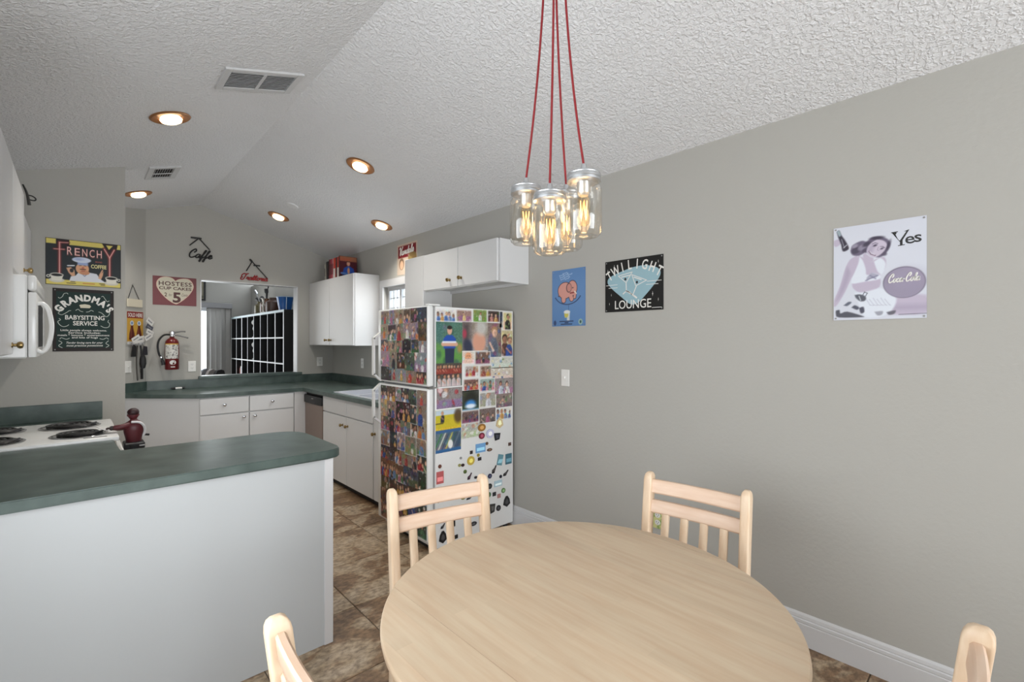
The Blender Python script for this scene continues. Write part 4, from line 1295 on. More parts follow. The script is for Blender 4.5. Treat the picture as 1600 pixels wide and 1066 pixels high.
# ================================================================== dining table
TX, TY, TR, TZ = 0.976, 0.772, 0.5126, 0.74
tb = thing('dining_table', 'round pale wood dining table in the foreground', 'table', at(TX, TY, 0))
rng = random.Random(3)
def stave(x0, x1, y0, y1):
    c = lambda x: math.sqrt(max(TR * TR - x * x, 0))
    n = 5
    pts, arc = [], []
    for i in range(n + 1):
        x = x0 + (x1 - x0) * i / n
        pts.append((x, max(y0, -c(x))))
        arc.append(-c(x) > y0 - 1e-6)
    for i in range(n, -1, -1):
        x = x0 + (x1 - x0) * i / n
        pts.append((x, min(y1, c(x))))
        arc.append(c(x) < y1 + 1e-6)
    if max(p[1] for p in pts) - min(p[1] for p in pts) < 0.01 or any(pts[i][1] > pts[2 * n + 1 - i][1] + 1e-6 for i in range(n + 1)):
        return
    bm = bmesh.new()
    rings = []
    for ins, z in ((0.009, TZ), (0.004, TZ - 0.0015), (0.001, TZ - 0.005), (0.0, TZ - 0.011), (0.002, TZ - 0.02), (0.007, TZ - 0.025)):
        ring = []
        for p, a_ in zip(pts, arc):
            if a_:
                r_ = TR - ins
                x = max(-r_ + 1e-4, min(r_ - 1e-4, p[0]))
                ring.append(bm.verts.new((x, math.copysign(math.sqrt(r_ * r_ - x * x), p[1]), z)))
            else:
                ring.append(bm.verts.new((p[0], p[1], z)))
        rings.append(ring)
    skin_rings(bm, rings)
    bmesh.ops.remove_doubles(bm, verts=bm.verts, dist=1e-5)
    finish(bm, 'stave', M_STAVE, tb, angle=25)
edges = [-TR + 0.0005] + list(np.linspace(-0.34, 0.34, 17)) + [TR - 0.0005]
cols = [(-TR + 0.0005, -0.47), (-0.47, -0.427), (-0.427, -0.384), (-0.384, -0.3408)]
cols += [(a, b) for a, b in zip(np.linspace(-0.34, 0.34, 17)[:-1], np.linspace(-0.34, 0.34, 17)[1:])]
cols += [(0.3402, 0.384), (0.384, 0.427), (0.427, 0.47), (0.47, TR - 0.0005)]
for (a, b) in cols:
    L_ = math.sqrt(max(TR * TR - min(abs(a), abs(b)) ** 2, 0))
    br = [-TR, TR]
    if L_ > 0.25:
        br = [-TR, rng.uniform(-0.25, -0.05), rng.uniform(0.05, 0.28), TR] if rng.random() < 0.6 else [-TR, rng.uniform(-0.2, 0.2), TR]
    for y0, y1 in zip(br, br[1:]):
        stave(a, b, y0, y1)
lathe('apron', M_WOOD, [(0.36, 0.65), (0.38, 0.65), (0.38, 0.7148), (0.36, 0.7148)], n=40, parent=tb)
lathe('pedestal', M_WOOD, [(0.075, 0.08), (0.08, 0.2), (0.06, 0.3), (0.075, 0.45), (0.06, 0.6), (0.11, 0.7), (0.3, 0.7148)], n=28, parent=tb)
for k in range(4):
    bm = bmesh.new()
    prism_into(bm, [(0.0, 0.10), (0.08, 0.19), (0.2, 0.13), (0.36, 0.05), (0.37, 0.0), (0.31, 0.0), (0.18, 0.06)], -0.025, 0.025, 'y', bev=0.005)
    finish(bm, 'foot', M_WOOD, tb, mw=at(0, 0, 0, k * PI / 2))

# ------------------------------------------------------------------ chairs
LEAN = math.tan(math.radians(7))
def chair_meshes():
    out = []
    def yb(z):
        return 0.19 + max(0.0, z - 0.45) * LEAN - max(0.0, 0.45 - z) * (-0.05)
    def post(sx):
        bm = bmesh.new()
        rings = []
        sec = [(0.0, 1, 1), (0.2, 1, 1), (0.45, 1, 1), (0.6, 1, 1), (0.75, 1, 1), (0.832, 1, 1), (0.846, 0.94, 0.92), (0.856, 0.78, 0.74), (0.862, 0.52, 0.46), (0.864, 0.2, 0.2)]
        for z, fx, fy in sec:
            wx, wy = 0.017 * fx, 0.0245 * fy
            c = 0.007 * min(fx, fy)
            pts = []
            for (cx, cy, a0) in ((wx - c, wy - c, 0), (-wx + c, wy - c, 90), (-wx + c, -wy + c, 180), (wx - c, -wy + c, 270)):
                for q in range(4):
                    a = math.radians(a0 + 30 * q)
                    pts.append((cx + c * math.cos(a), cy + c * math.sin(a)))
            rings.append([bm.verts.new((sx * 0.188 + p[0], yb(z) + p[1], z)) for p in pts])
        skin_rings(bm, rings)
        return bm
    out.append(('leg', post(-1)))
    out.append(('leg', post(1)))
    for sx in (-1, 1):
        bm = bmesh.new()
        B(bm, sx * 0.185 - 0.019, sx * 0.185 + 0.019, -0.205, -0.167, 0, 0.425, bev=0.006, seg=2)
        out.append(('leg', bm))
    bm = bmesh.new()
    prism_into(bm, rounded([(-0.215, -0.22), (0.215, -0.22), (0.19, 0.165), (-0.19, 0.165)], [0.05, 0.05, 0.02, 0.02]), 0.425, 0.45, 'z', bev=0.006)
    out.append(('seat', bm))
    def rail(z0, z1, nm):
        bm = bmesh.new()
        y0, y1 = yb(z0), yb(z1)
        ring = []
        hw = 0.172
        prof = [(-0.011, 0.006), (-0.006, 0.0), (0.006, 0.0), (0.011, 0.006), (0.011, -0.006), (0.006, 0.0), (-0.006, 0.0), (-0.011, -0.006)]
        pz = [z0, z0, z0, z0, z1, z1, z1, z1]
        for i in range(9):
            t = -1 + 2 * i / 8
            bow = 0.010 * (1 - t * t)
            vs = []
            for (dy, dz), zz in zip(prof, pz):
                z = zz + dz
                vs.append(bm.verts.new((hw * t, yb(z) + dy + bow, z)))
            ring.append(vs)
        skin_rings(bm, ring)
        out.append((nm, bm))
    rail(0.781, 0.836, 'top_rail')
    rail(0.703, 0.755, 'middle_rail')
    for x in (-0.113, -0.038, 0.038, 0.113):
        bm = bmesh.new()
        za, zb = 0.449, 0.712
        pr_ = []
        for z in (za, zb):
            bow = 0.010 * (1 - (x / 0.172) ** 2) * (1 if z > 0.6 else 0.6)
            pr_.append([bm.verts.new((x + dx, yb(z) + dy + bow - (0.012 if z < 0.5 else 0), z)) for dx, dy in ((-0.0145, -0.006), (-0.012, -0.008), (0.012, -0.008), (0.0145, -0.006), (0.0145, 0.006), (-0.0145, 0.006))])
        skin_rings(bm, pr_)
        out.append(('slat', bm))
    for d in ((-0.166, 0.166, 0.17, 0.185, 0.40, 0.449), (-0.166, 0.166, -0.195, -0.177, 0.38, 0.425), (-0.166, 0.166, -0.005, 0.015, 0.17, 0.195)):
        bm = bmesh.new()
        B(bm, *d, bev=0.003)
        out.append(('stretcher' if d[4] < 0.2 else 'seat_rail', bm))
    for sx in (-1, 1):
        bm = bmesh.new()
        B(bm, sx * 0.183 - 0.01, sx * 0.183 + 0.01, -0.167, 0.17, 0.17, 0.195, bev=0.003)
        out.append(('stretcher', bm))
    return out
def first_chair(label, mwx):
    t = thing('dining_chair', label, 'chair', mwx, 'pale wooden chairs around the table')
    for nm, bm in chair_meshes():
        finish(bm, nm, M_RAIL if 'rail' in nm else M_WOOD, t, angle=40)
    return t
def copy_chair(src, label, mwx):
    t = src.copy()
    COL.objects.link(t)
    t['label'] = label
    t.matrix_world = mwx
    for c in list(src.children):
        d = c.copy()
        COL.objects.link(d)
        d.parent = t
    return t
ch0 = first_chair('pale wooden slat-back chair in front of the fridge', at(0.990, 1.292, 0, math.radians(-12.4)))
copy_chair(ch0, 'pale wooden slat-back chair against the grey wall with the outlet', at(1.545, 0.822, 0, math.radians(-84.1)))
copy_chair(ch0, 'pale wooden chair whose post rises before the white peninsula panel', at(0.533, 0.812, 0, math.radians(90)))
copy_chair(ch0, 'pale wooden chair whose post rises at the bottom right corner', at(1.083, 0.278, 0, math.radians(180)))

# ================================================================== pendant of four jars
pd = thing('pendant_lamp', 'cluster pendant of four glass jars on red cords above the table', 'lamp', at(0.953, 0.848, ceil_z(0.953)))
PZ = ceil_z(0.953)
lathe('canopy', pm('canopy_white', (206, 206, 206), 0.4), [(0.06, 0.012), (0.065, 0.0), (0.06, -0.02), (0.02, -0.028)], n=28, parent=pd)
M_JAR = glass_mat('jar_glass', (0.975, 0.96, 0.925), 0.42, 0.06, 0.02, 0.6)
M_BULB = glass_mat('bulb_glass', (1.0, 0.92, 0.78), 0.3, 0.08, 0.01, 0.3)
M_CORD = pm('red_cord', (122, 22, 28), 0.8)
M_FIL = pm('filament', (255, 190, 110), 0.5, emit=(255, 196, 120), estr=4.0)
JARS = [(0.963, 0.755, 1.682), (0.929, 0.843, 1.645), (0.939, 0.943, 1.688), (1.034, 0.874, 1.674)]
for k, (x, y, z) in enumerate(JARS):
    lx, ly, lz = x - 0.953, y - 0.848, z - PZ
    jar = lathe('jar', M_JAR, [(0.024, 0.006), (0.030, 0.001), (0.036, 0.0), (0.043, 0.006), (0.0465, 0.016), (0.0465, 0.112), (0.045, 0.122), (0.040, 0.132), (0.0365, 0.138), (0.036, 0.150)], (lx, ly, lz), 32, parent=pd)
    lathe('lid', M_ZINC, [(0.0425, 0.141), (0.0440, 0.142), (0.0440, 0.147), (0.0425, 0.149), (0.0440, 0.151), (0.0440, 0.156), (0.0425, 0.159), (0.0430, 0.161), (0.041, 0.164), (0.036, 0.164), (0.034, 0.162), (0.01, 0.162)], (lx, ly, lz), 32, parent=jar)
    lathe('cord_grip', M_ZINC, [(0.0105, 0.162), (0.0095, 0.166), (0.0068, 0.188), (0.0055, 0.189)], (lx, ly, lz), 16, parent=jar)
    lathe('socket', pm('socket_steel', (196, 196, 194), 0.35, metal=0.85), [(0.0175, 0.160), (0.0175, 0.115), (0.0155, 0.111), (0.012, 0.106)], (lx, ly, lz), 18, parent=jar)
    blb = lathe('bulb', M_BULB, [(0.010, 0.108), (0.0155, 0.098), (0.0165, 0.085), (0.0165, 0.048), (0.0145, 0.036), (0.009, 0.029), (0.002, 0.027)], (lx, ly, lz), 18, parent=jar)
    pts = []
    for q in range(9):
        a = 2 * PI * q / 8
        pts.append((lx + 0.0085 * math.cos(a), ly + 0.0085 * math.sin(a), lz + (0.093 if q % 2 else 0.046)))
    tube('filament', M_FIL, pts, 0.00115, n=6, parent=blb, sm=False)
    top = (0.012 * (1 if lx > 0 else -1), 0.012 * (1 if ly > 0 else -1), -0.02)
    cp_ = [(lx, ly, lz + 0.186)]
    for q in range(1, 13):
        t = q / 12
        s = (1 - t) ** 2.4
        cp_.append((top[0] + (lx - top[0]) * s, top[1] + (ly - top[1]) * s, (lz + 0.186) * (1 - t) + top[2] * t))
    tube('cord', M_CORD, cp_, 0.0031, n=8, k=4, parent=pd)
    pl = bpy.data.lights.new('bulb_light', 'POINT')
    pl.energy = 0.22
    pl.color = (1.0, 0.72, 0.42)
    pl.shadow_soft_size = 0.02
    po = bpy.data.objects.new('bulb_light', pl)
    po.location = (x, y, z + 0.07)
    COL.objects.link(po)

# ================================================================== ceiling fittings
def slope_frame(x, y):
    n = Vector((-SL, 0, -1)) if x > 1.0 else Vector((SL, 0, -1))
    return frame((x, y, ceil_z(x)), (0, 1, 0), n)
M_COPPER = pm('copper_trim', (150, 104, 64), 0.42, metal=0.4)
M_LENS = pm('lamp_lens', (255, 240, 214), 0.4, emit=(255, 222, 172), estr=4.0)
for (x, y, lab) in ((0.411, 3.40, 'recessed ceiling light with copper ring above the range'), (0.411, 5.34, 'recessed copper-ringed light beside the far small vent'),
                    (1.577, 3.36, 'recessed copper-ringed light nearest the pendant on the right slope'), (1.577, 5.31, 'recessed copper-ringed light above the pass-through'),
                    (2.20, 4.22, 'recessed copper-ringed light above the sink window')):
    t = thing('recessed_light', lab, 'ceiling light', slope_frame(x, y), 'recessed ceiling lights')
    lathe('trim_ring', M_COPPER, [(0.104, 0.0), (0.106, 0.004), (0.098, 0.010), (0.064, 0.004), (0.060, -0.004), (0.055, -0.004)], n=36, parent=t)
    lathe('bulb_face', M_LENS, [(0.050, 0.0), (0.058, 0.014), (0.052, 0.026), (0.034, 0.034), (0.004, 0.037)], n=28, parent=t)
    n = (slope_frame(x, y).to_3x3() @ Vector((0, 0, 1)))
    sp = bpy.data.lights.new('recessed_glow', 'SPOT')
    sp.energy = 44 if y < 4 else 34
    sp.color = (1.0, 0.95, 0.87)
    sp.spot_size = math.radians(125)
    sp.spot_blend = 0.8
    sp.shadow_soft_size = 0.05
    so = bpy.data.objects.new('recessed_glow', sp)
    so.location = Vector((x, y, ceil_z(x))) + n * 0.05
    so.rotation_euler = Vector((0, 0, -1)).to_track_quat('-Z', 'Y').to_euler()
    COL.objects.link(so)

M_VENT = pm('vent_grey', (196, 196, 196), 0.45)
def vent(x0, x1, y0, y1, label, along_x, bars, fw):
    cx, cy = (x0 + x1) / 2, (y0 + y1) / 2
    ln = (x1 - x0) / math.cos(math.atan(SL))
    t = thing('ceiling_vent', label, 'vent', slope_frame(cx, cy), 'ceiling vents')
    a, b = (y1 - y0) / 2, ln / 2      # local x runs along world y, local y along the slope
    boxes('frame', M_VENT, [(-a, a, -b, -b + fw, 0, 0.012), (-a, a, b - fw, b, 0, 0.012), (-a, -a + fw, -b + fw, b - fw, 0, 0.012), (a - fw, a, -b + fw, b - fw, 0, 0.012)], t, bev=0.002)
    box('duct_backing', pm('vent_dark', (40, 40, 42), 0.8), (-a + fw, a - fw, -b + fw, b - fw, 0.0005, 0.0015), t)
    if along_x:
        n = 10
        for i in range(n):
            c = -a + fw + (2 * (a - fw)) * (i + 0.5) / n
            bm = bmesh.new()
            B(bm, -0.0085, 0.0085, -b + fw, b - fw, -0.0006, 0.0006)
            finish(bm, 'louvre', M_VENT, t, mw=Matrix.Translation((c, 0, 0.008)) @ Matrix.Rotation(0.65, 4, 'Y'))
        box('centre_bar', M_VENT, (-a + fw, a - fw, -0.008, 0.008, 0.010, 0.014), t)
    else:
        n = 8
        for i in range(n):
            c = -b + fw + (2 * (b - fw)) * (i + 0.5) / n
            bm = bmesh.new()
            B(bm, -a + fw, a - fw, -0.006, 0.006, -0.0006, 0.0006)
            finish(bm, 'louvre', M_VENT, t, mw=Matrix.Translation((0, c, 0.007)) @ Matrix.Rotation(-0.8, 4, 'X'))
        box('centre_bar', M_VENT, (-0.012, 0.012, -b + fw, b - fw, 0.010, 0.013), t)
    return t
vent(0.545, 0.925, 2.665, 2.925, 'wide grey ceiling vent with two louvred halves', True, 2, 0.034)
vent(0.41, 0.61, 4.47, 4.82, 'small ceiling vent near the far end of the kitchen', False, 2, 0.04)
t = thing('ceiling_cover_plate', 'round white blank plate beside the light above the pass-through', 'cover plate', slope_frame(1.557, 4.815))
lathe('disc', pm('plate_white', (228, 228, 228), 0.5), [(0.055, 0.0), (0.056, 0.004), (0.05, 0.009), (0.02, 0.011)], n=28, parent=t)

# ================================================================== wall signs
M_INKW = pm('ink_white', (222, 220, 214), 0.5)
M_INKK = pm('ink_black', (26, 25, 26), 0.5)
M_SCREW = pm('screw_steel', (150, 150, 150), 0.35, metal=0.9)
def screws(t, w, h, m=0.012):
    for (x, y) in ((m, m), (w - m, m), (m, h - m), (w - m, h - m)):
        lathe('screw', M_SCREW, [(0.004, 0), (0.004, 0.001), (0.002, 0.002)], (x, y, 0.002), 8, parent=t)

# --- coffee sign
fw, fh = 0.391, 0.316
sg = thing('tin_sign', 'black and yellow FRENCHY COFFEE tin sign with a chef, above the green sign', 'sign', frame((-0.147, 4.4485, 1.80), (1, 0, 0), (0, -1, 0)), 'tin signs')
p = Paint(fw, fh, 156, 126, (32, 38, 42))
YEL, RED, PNK = (214, 198, 104), (86, 34, 36), (236, 184, 176)
U = lambda x, y: (x * fw, y * fh)
p.rect(0, fw, fh * .885, fh, YEL).rect(0, fw, 0, fh * .115, YEL)
p.rect(fw * .13, fw * .30, fh * .80, fh, (34, 22, 24))
p.poly([U(.73, 1.0), U(.80, .82), U(.93, .82), U(.955, 1.0)], (34, 22, 24)).poly([U(.79, .96), U(.83, .86), U(.885, .96)], YEL)
for (wd, col, a, so) in ((.052, RED, 1, .006), (.026, (176, 84, 80), .9, .004), (.010, PNK, 1, .0015)):
    p.line([U(.175, .2), U(.175, .92)], fw * wd, col, a, so)
    p.line([U(.175, .92), U(.285, .93)], fw * wd * .7, col, a, so)
    p.line([U(.105, .77), U(.235, .775)], fw * wd * .7, col, a, so)
    p.line([U(.84, .2), U(.84, .68), U(.765, .87)], fw * wd, col, a, so)
    p.line([U(.84, .68), U(.905, .87)], fw * wd, col, a, so)
# chef: hat, face, jacket, hands
p.poly([U(.30, .10), U(.32, .20), U(.38, .22), U(.42, .30), U(.55, .31), U(.66, .29), U(.72, .17), U(.79, .10)], (214, 216, 224))
p.line([U(.44, .30), U(.50, .22), U(.55, .30)], .005, (120, 130, 160))
p.ell(*U(.47, .385), .034, .040, (214, 160, 122)).ell(*U(.50, .30), .026, .016, (196, 138, 104))
p.ell(*U(.478, .40), .007, .009, (190, 110, 86)).seg(U(.445, .37), U(.51, .37), .006, (70, 46, 36)).seg(U(.43, .45), U(.455, .455), .004, (50, 34, 30)).seg(U(.49, .455), U(.515, .45), .004, (50, 34, 30)).seg(U(.46, .335), U(.50, .335), .004, (150, 60, 56))
p.rect(*[v for v in (fw * .405, fw * .545)], fh * .46, fh * .53, (150, 166, 206), 1, .004)
p.ell(*U(.46, .575), fw * .125, fh * .062, (206, 214, 232)).ell(*U(.42, .59), fw * .06, fh * .03, (150, 166, 206), 0, .8, .006)
p.poly([U(.26, .38), U(.29, .28), U(.335, .20), U(.375, .22), U(.365, .34), U(.32, .40)], (206, 158, 126)).ell(*U(.33, .33), .010, .014, (40, 40, 44)).seg(U(.28, .43), U(.36, .44), .008, (226, 228, 232))
p.poly([U(.68, .20), U(.72, .30), U(.755, .36), U(.745, .26), U(.72, .17)], (206, 158, 126)).seg(U(.70, .26), U(.74, .38), .008, (206, 158, 126))
for cx in (.14, .865):
    p.ell(*U(cx, .10), fw * .10, fh * .05, (204, 200, 188)).poly([U(cx - .085, .22), U(cx - .06, .09), U(cx + .06, .09), U(cx + .085, .22)], (222, 218, 206)).ell(*U(cx, .215), fw * .085, fh * .042, (222, 218, 206)).ell(*U(cx, .212), fw * .07, fh * .03, (24, 22, 24))
    p.ell(*U(cx - .105 if cx < .5 else cx + .105, .18), .010, .010, (222, 218, 206)).ell(*U(cx - .105 if cx < .5 else cx + .105, .18), .005, .005, (32, 38, 42))
p.seg(U(.32, .085), U(.37, .085), .005, (70, 60, 40)).seg(U(.27, .05), U(.38, .05), .005, (60, 52, 40)).seg(U(.48, .06), U(.63, .06), .006, (196, 126, 60)).seg(U(.70, .075), U(.77, .075), .005, (60, 52, 40)).seg(U(.72, .045), U(.77, .045), .005, (60, 52, 40))
p.rect(0, fw, 0, .003, (40, 34, 30)).rect(0, fw, fh - .003, fh, (40, 34, 30)).rect(0, .003, 0, fh, (40, 34, 30)).rect(fw - .003, fw, 0, fh, (40, 34, 30))
p.build('panel', sg, 0, 0, 0.0015, 0.0014)
M_NEON = pm('ink_neon_pink', (238, 190, 182), 0.5)
M_NEONB = pm('ink_neon_red', (92, 34, 36), 0.5)
for i, (chx, sz) in enumerate(zip('RENCH', (1.0, .95, .95, .97, .97))):
    xx, yy = .305 + i * .098, .665 - .004 * i
    fit_text(chx, .030, .058 * sz, xx * fw, yy * fh, 0.0017, M_NEONB, sg, bold=0.06)
    fit_text(chx, .026, .054 * sz, xx * fw, (yy + .006) * fh, 0.0022, M_NEON, sg, bold=-0.004)
fit_text('COFFEE', .082, .026, .69 * fw, .415 * fh, 0.0018, pm('ink_cream', (226, 216, 150), 0.5), sg, bold=0.02)
fit_text('BRAND', .036, .010, .69 * fw, .545 * fh, 0.0018, pm('ink_brick', (150, 70, 60), 0.5), sg, bold=0.02)

# --- babysitting sign
gw, gh = 0.317, 0.434
sg = thing('tin_sign', "dark green GRANDMA'S BABYSITTING SERVICE tin sign above the range", 'sign', frame((-0.113, 4.4485, 1.343), (1, 0, 0), (0, -1, 0)), 'tin signs')
box('panel', pm('sign_dark_brown', (38, 32, 30), 0.5, spec=0.2), (0, gw, 0, gh, 0, 0.0015), sg)
box('field', pm('sign_green', (24, 46, 42), 0.5, spec=0.2), (0.018, gw - 0.018, 0.024, gh - 0.022, 0.0015, 0.0018), sg)
kx, ky = gw / 845.0, gh / 880.0
GX = lambda px: (px - 110) * kx
GY = lambda py: gh - (py - 90) * ky
bm = bmesh.new()
for i, chx in enumerate("GRANDMA'S"):
    a = math.radians([-50, -37, -24, -10.5, 4, 19, 33, 42, 50][i])
    me = text_mesh(chx, 0.055, 0.003)
    me.transform(Matrix.Translation((GX(545) + 405 * kx * math.sin(a), GY(655) + 405 * ky * math.cos(a) - 0.002, 0.0021)) @ Matrix.Rotation(-a * 0.95, 4, 'Z') @ Matrix.Diagonal((0.92, 1.08, 1, 1)))
    bm.from_mesh(me)
    bpy.data.meshes.remove(me)
finish(bm, 'lettering', M_INKW, sg, smooth=False)
fit_text('BABYSITTING', 545 * kx, 0.030, GX(548), GY(522), 0.0021, M_INKW, sg, bold=0.018)
fit_text('SERVICE', 338 * kx, 0.030, GX(550), GY(603), 0.0021, M_INKW, sg, bold=0.018)
for (s_, cx, wd, y) in (('Little people always welcome.', 535, 640, 685), ('Service Includes:', 540, 445, 720), ('meals * lessons * entertainment', 535, 715, 754), ('and lots of hugs', 545, 360, 787)):
    fit_text(s_, wd * kx, 0.0125, GX(cx), GY(y), 0.0021, M_INKW, sg, bold=0.012)
fit_text('Tender loving care for your', 505 * kx, 0.0135, GX(545), GY(862), 0.0021, M_INKW, sg, shear=0.3, bold=0.012)
fit_text('most precious possessions', 505 * kx, 0.0125, GX(545), GY(902), 0.0021, M_INKW, sg, shear=0.3, bold=0.012)
for pts in ([(480, 340), (465, 320), (480, 310), (545, 300), (610, 310), (630, 330), (610, 355), (480, 355)],):
    flat('crest', [(GX(a), GY(b)) for a, b in pts], pm('ink_ivory', (206, 200, 176), 0.5), sg, 0.0019, 0.0022)
curls = [[(185, 215), (205, 230), (240, 205), (260, 165), (300, 155), (315, 170)], [(775, 185), (800, 175), (830, 215), (860, 250), (890, 235)],
         [(180, 400), (210, 385), (200, 420), (185, 440), (230, 460), (290, 430), (330, 400), (355, 400)], [(735, 405), (780, 420), (840, 470), (880, 450), (895, 410), (875, 390)],
         [(195, 510), (215, 530), (180, 555), (205, 600), (250, 625), (300, 615), (325, 595)], [(880, 520), (870, 550), (895, 570), (880, 620), (820, 630), (765, 605)],
         [(205, 800), (225, 780), (290, 800), (335, 785)], [(750, 790), (800, 800), (850, 780), (880, 800)], [(190, 820), (235, 850), (190, 890), (240, 920)], [(880, 820), (840, 860), (885, 890), (840, 920)],
         [(415, 395), (450, 375), (480, 400), (520, 410)], [(665, 400), (630, 385), (600, 405), (560, 412)]]
bm = bmesh.new()
for c in curls:
    tube_into(bm, [(GX(a), GY(b), 0.0018) for a, b in c], 0.0017, n=6, k=4)
finish(bm, 'scrollwork', pm('ink_pale', (196, 204, 196), 0.5), sg)
screws(sg, gw, gh)

# --- cup cake sign
hw_, hh = 0.381, 0.303
sg = thing('tin_sign', 'maroon HOSTESS CUP CAKES tin sign with a cream heart', 'sign', BW(0.587, 1.797, 0.0015), 'tin signs')
box('panel', pm('sign_maroon', (108, 44, 48), 0.45), (0, hw_, 0, hh, 0, 0.0015), sg)
hx, hy = hw_ / 1040.0, hh / 710.0
HX = lambda px: (px - 130) * hx
HY = lambda py: hh - (py - 170) * hy
hp = [(660, 868), (560, 820), (430, 720), (310, 590), (235, 470), (212, 390), (225, 300), (290, 225), (380, 192), (480, 190), (560, 210), (620, 245), (660, 285), (705, 255), (780, 232), (880, 222), (980, 235), (1050, 290), (1095, 375), (1098, 450), (1060, 540), (980, 650), (870, 750), (760, 830), (690, 868)]
hpts = [(v.x, v.y) for v in smooth_path([(HX(a), HY(b - (a - 130) * 0.035), 0) for a, b in hp], 4)]
flat('heart', hpts, pm('ink_heart_edge', (214, 178, 160), 0.5), sg, 0.0015, 0.0018)
cxh, cyh = HX(655), HY(480)
flat('heart_field', [(cxh + (x - cxh) * .965, cyh + (y - cyh) * .96) for x, y in hpts], pm('ink_heart', (196, 190, 170), 0.5), sg, 0.0018, 0.0021)
M_INKM = pm('ink_maroon', (74, 34, 32), 0.5)
fit_text('HOSTESS', 785 * hx, 0.043, HX(660), HY(392), 0.0023, M_INKM, sg, bold=0.02, space=1.1)
fit_text('CUP CAKES', 770 * hx, 0.031, HX(660), HY(494), 0.0023, M_INKM, sg, bold=0.025)
fit_text('2', 60 * hx, 0.040, HX(430), HY(665), 0.0023, M_INKM, sg, bold=0.02)
fit_text('5', 195 * hx, 0.105, HX(690), HY(800), 0.0023, M_INKM, sg, bold=0.035)
fit_text('for', 90 * hx, 0.028, HX(540), HY(655), 0.0023, M_INKM, sg, shear=0.4)
fit_text('Cents', 150 * hx, 0.030, HX(880), HY(645), 0.0023, M_INKM, sg, shear=0.4)

# --- wire word signs
def wire_sign(name, word, label, matl, x0, width, zb, apex, ends, r, letter_r):
    t = thing(name, label, 'sign', BW(x0, zb, 0.012), 'wire word signs')
    bm = bmesh.new()
    script_into(bm, word, width, 0, 0, 0, letter_r, slant=0.3, n=8, tilt=0.0)
    finish(bm, 'lettering', matl, t)
    for e in ends:
        tube('hanger', M_BLACK, [(e[0], e[1], 0), (apex[0], apex[1], 0.002)], r, n=8, parent=t, sm=False)
    return t
t = wire_sign('word_sign', 'Caffe', 'black metal script sign reading Caffe', M_BLACK, 0.885, 0.225, 2.33, (0.105, 0.215), ((0.02, 0.125), (0.205, 0.10)), 0.006, 0.0068)
box('hook_plate', M_BLACK, (0.03, 0.13, 0.205, 0.222, -0.004, 0.004), t)
t = wire_sign('word_sign', 'Trattoria', 'red metal script sign reading Trattoria', pm('red_enamel', (150, 30, 34), 0.4), 1.41, 0.27, 2.135, (0.105, 0.215), ((0.045, 0.10), (0.27, 0.03)), 0.006, 0.0056)
tube('hanger_tip', M_BLACK, [(0.105, 0.215, 0), (0.08, 0.24, 0.004)], 0.011, n=8, parent=t, sm=False)
box('hook_plate', M_BLACK, (0.12, 0.19, 0.165, 0.182, -0.004, 0.004), t)

# --- black wire ornament on the left cabinets
t = thing('wire_ornament', 'black bent wire ornament on the left wall cabinets', 'ornament', frame((-0.19, 3.56, 2.206), (1, 0, 0), (0, -1, 0)))
tube('bar', M_BLACK, [(-0.012, 0.035, 0), (0.003, -0.01, 0), (0.012, -0.07, 0)], (lambda q: 0.0035 + 0.004 * q), n=8, parent=t)
tube('loop', M_BLACK, [(0.0, -0.018, 0), (0.022, -0.02, 0), (0.036, -0.032, 0), (0.03, -0.043, 0), (0.006, -0.04, 0)], 0.0034, n=8, parent=t)

# --- lounge sign
lw, lh = 0.404, 0.321
sg = thing('tin_sign', 'black and pale blue TWILIGHT LOUNGE tin sign with cocktail glasses', 'sign', RW(1.766, 1.596, 0.0015), 'tin signs')
box('panel', pm('sign_black', (34, 33, 32), 0.5, spec=0.2), (0, lw, 0, lh, 0, 0.0015), sg)
S = lambda x, y: (x * lw, y * lh)
bl = [(.5, .12), (.42, .16), (.30, .28), (.16, .42), (.07, .53), (.045, .60), (.07, .67), (.17, .73), (.32, .78), (.5, .83), (.7, .84), (.86, .79), (.93, .74), (.955, .67), (.93, .58), (.82, .42), (.70, .27), (.60, .16)]
bp2 = [(v.x, v.y) for v in smooth_path([(*S(*q), 0) for q in bl + bl[:1]], 4)][:-1]
flat('blue_shape', bp2, pm('ink_pale_blue', (146, 178, 188), 0.45), sg, 0.0015, 0.0019)
arc_text('TWILIGHT', 0.078, lw * .51, 0.0, 0.258, -38, 38, 0.0022, M_INKW, sg, bold=0.0012, sx=0.72, sy=1.06, lean=0.8)
fit_text('LOUNGE', 0.252, 0.052, lw * .495, lh * .055, 0.0022, M_INKW, sg, bold=0.004)
def LK(X, Y):
    u = (X - 770) / 730.0
    t_, b_ = 168 - 108 * u, 795 - 45 * u
    return (u * lw, (b_ - Y) / (b_ - t_) * lh)
def strokes(name, lines):
    bm = bmesh.new()
    for pts, wd in lines:
        for q0, q1 in zip(pts, pts[1:]):
            p0, p1 = Vector(LK(*q0)), Vector(LK(*q1))
            d = (p1 - p0).normalized()
            nn = Vector((-d.y, d.x)) * wd
            e = d * wd * .6
            prism_into(bm, [tuple(p0 - e - nn), tuple(p1 + e - nn), tuple(p1 + e + nn), tuple(p0 - e + nn)], 0.0019, 0.0023)
    return finish(bm, name, M_INKW, sg, smooth=False)
strokes('cocktail_glass', [([(948, 338), (1128, 285), (1050, 418), (948, 338)], .0022), ([(990, 350), (1100, 325)], .003), ([(1050, 418), (1053, 520)], .003), ([(1012, 560), (1053, 522), (1098, 535)], .004)])
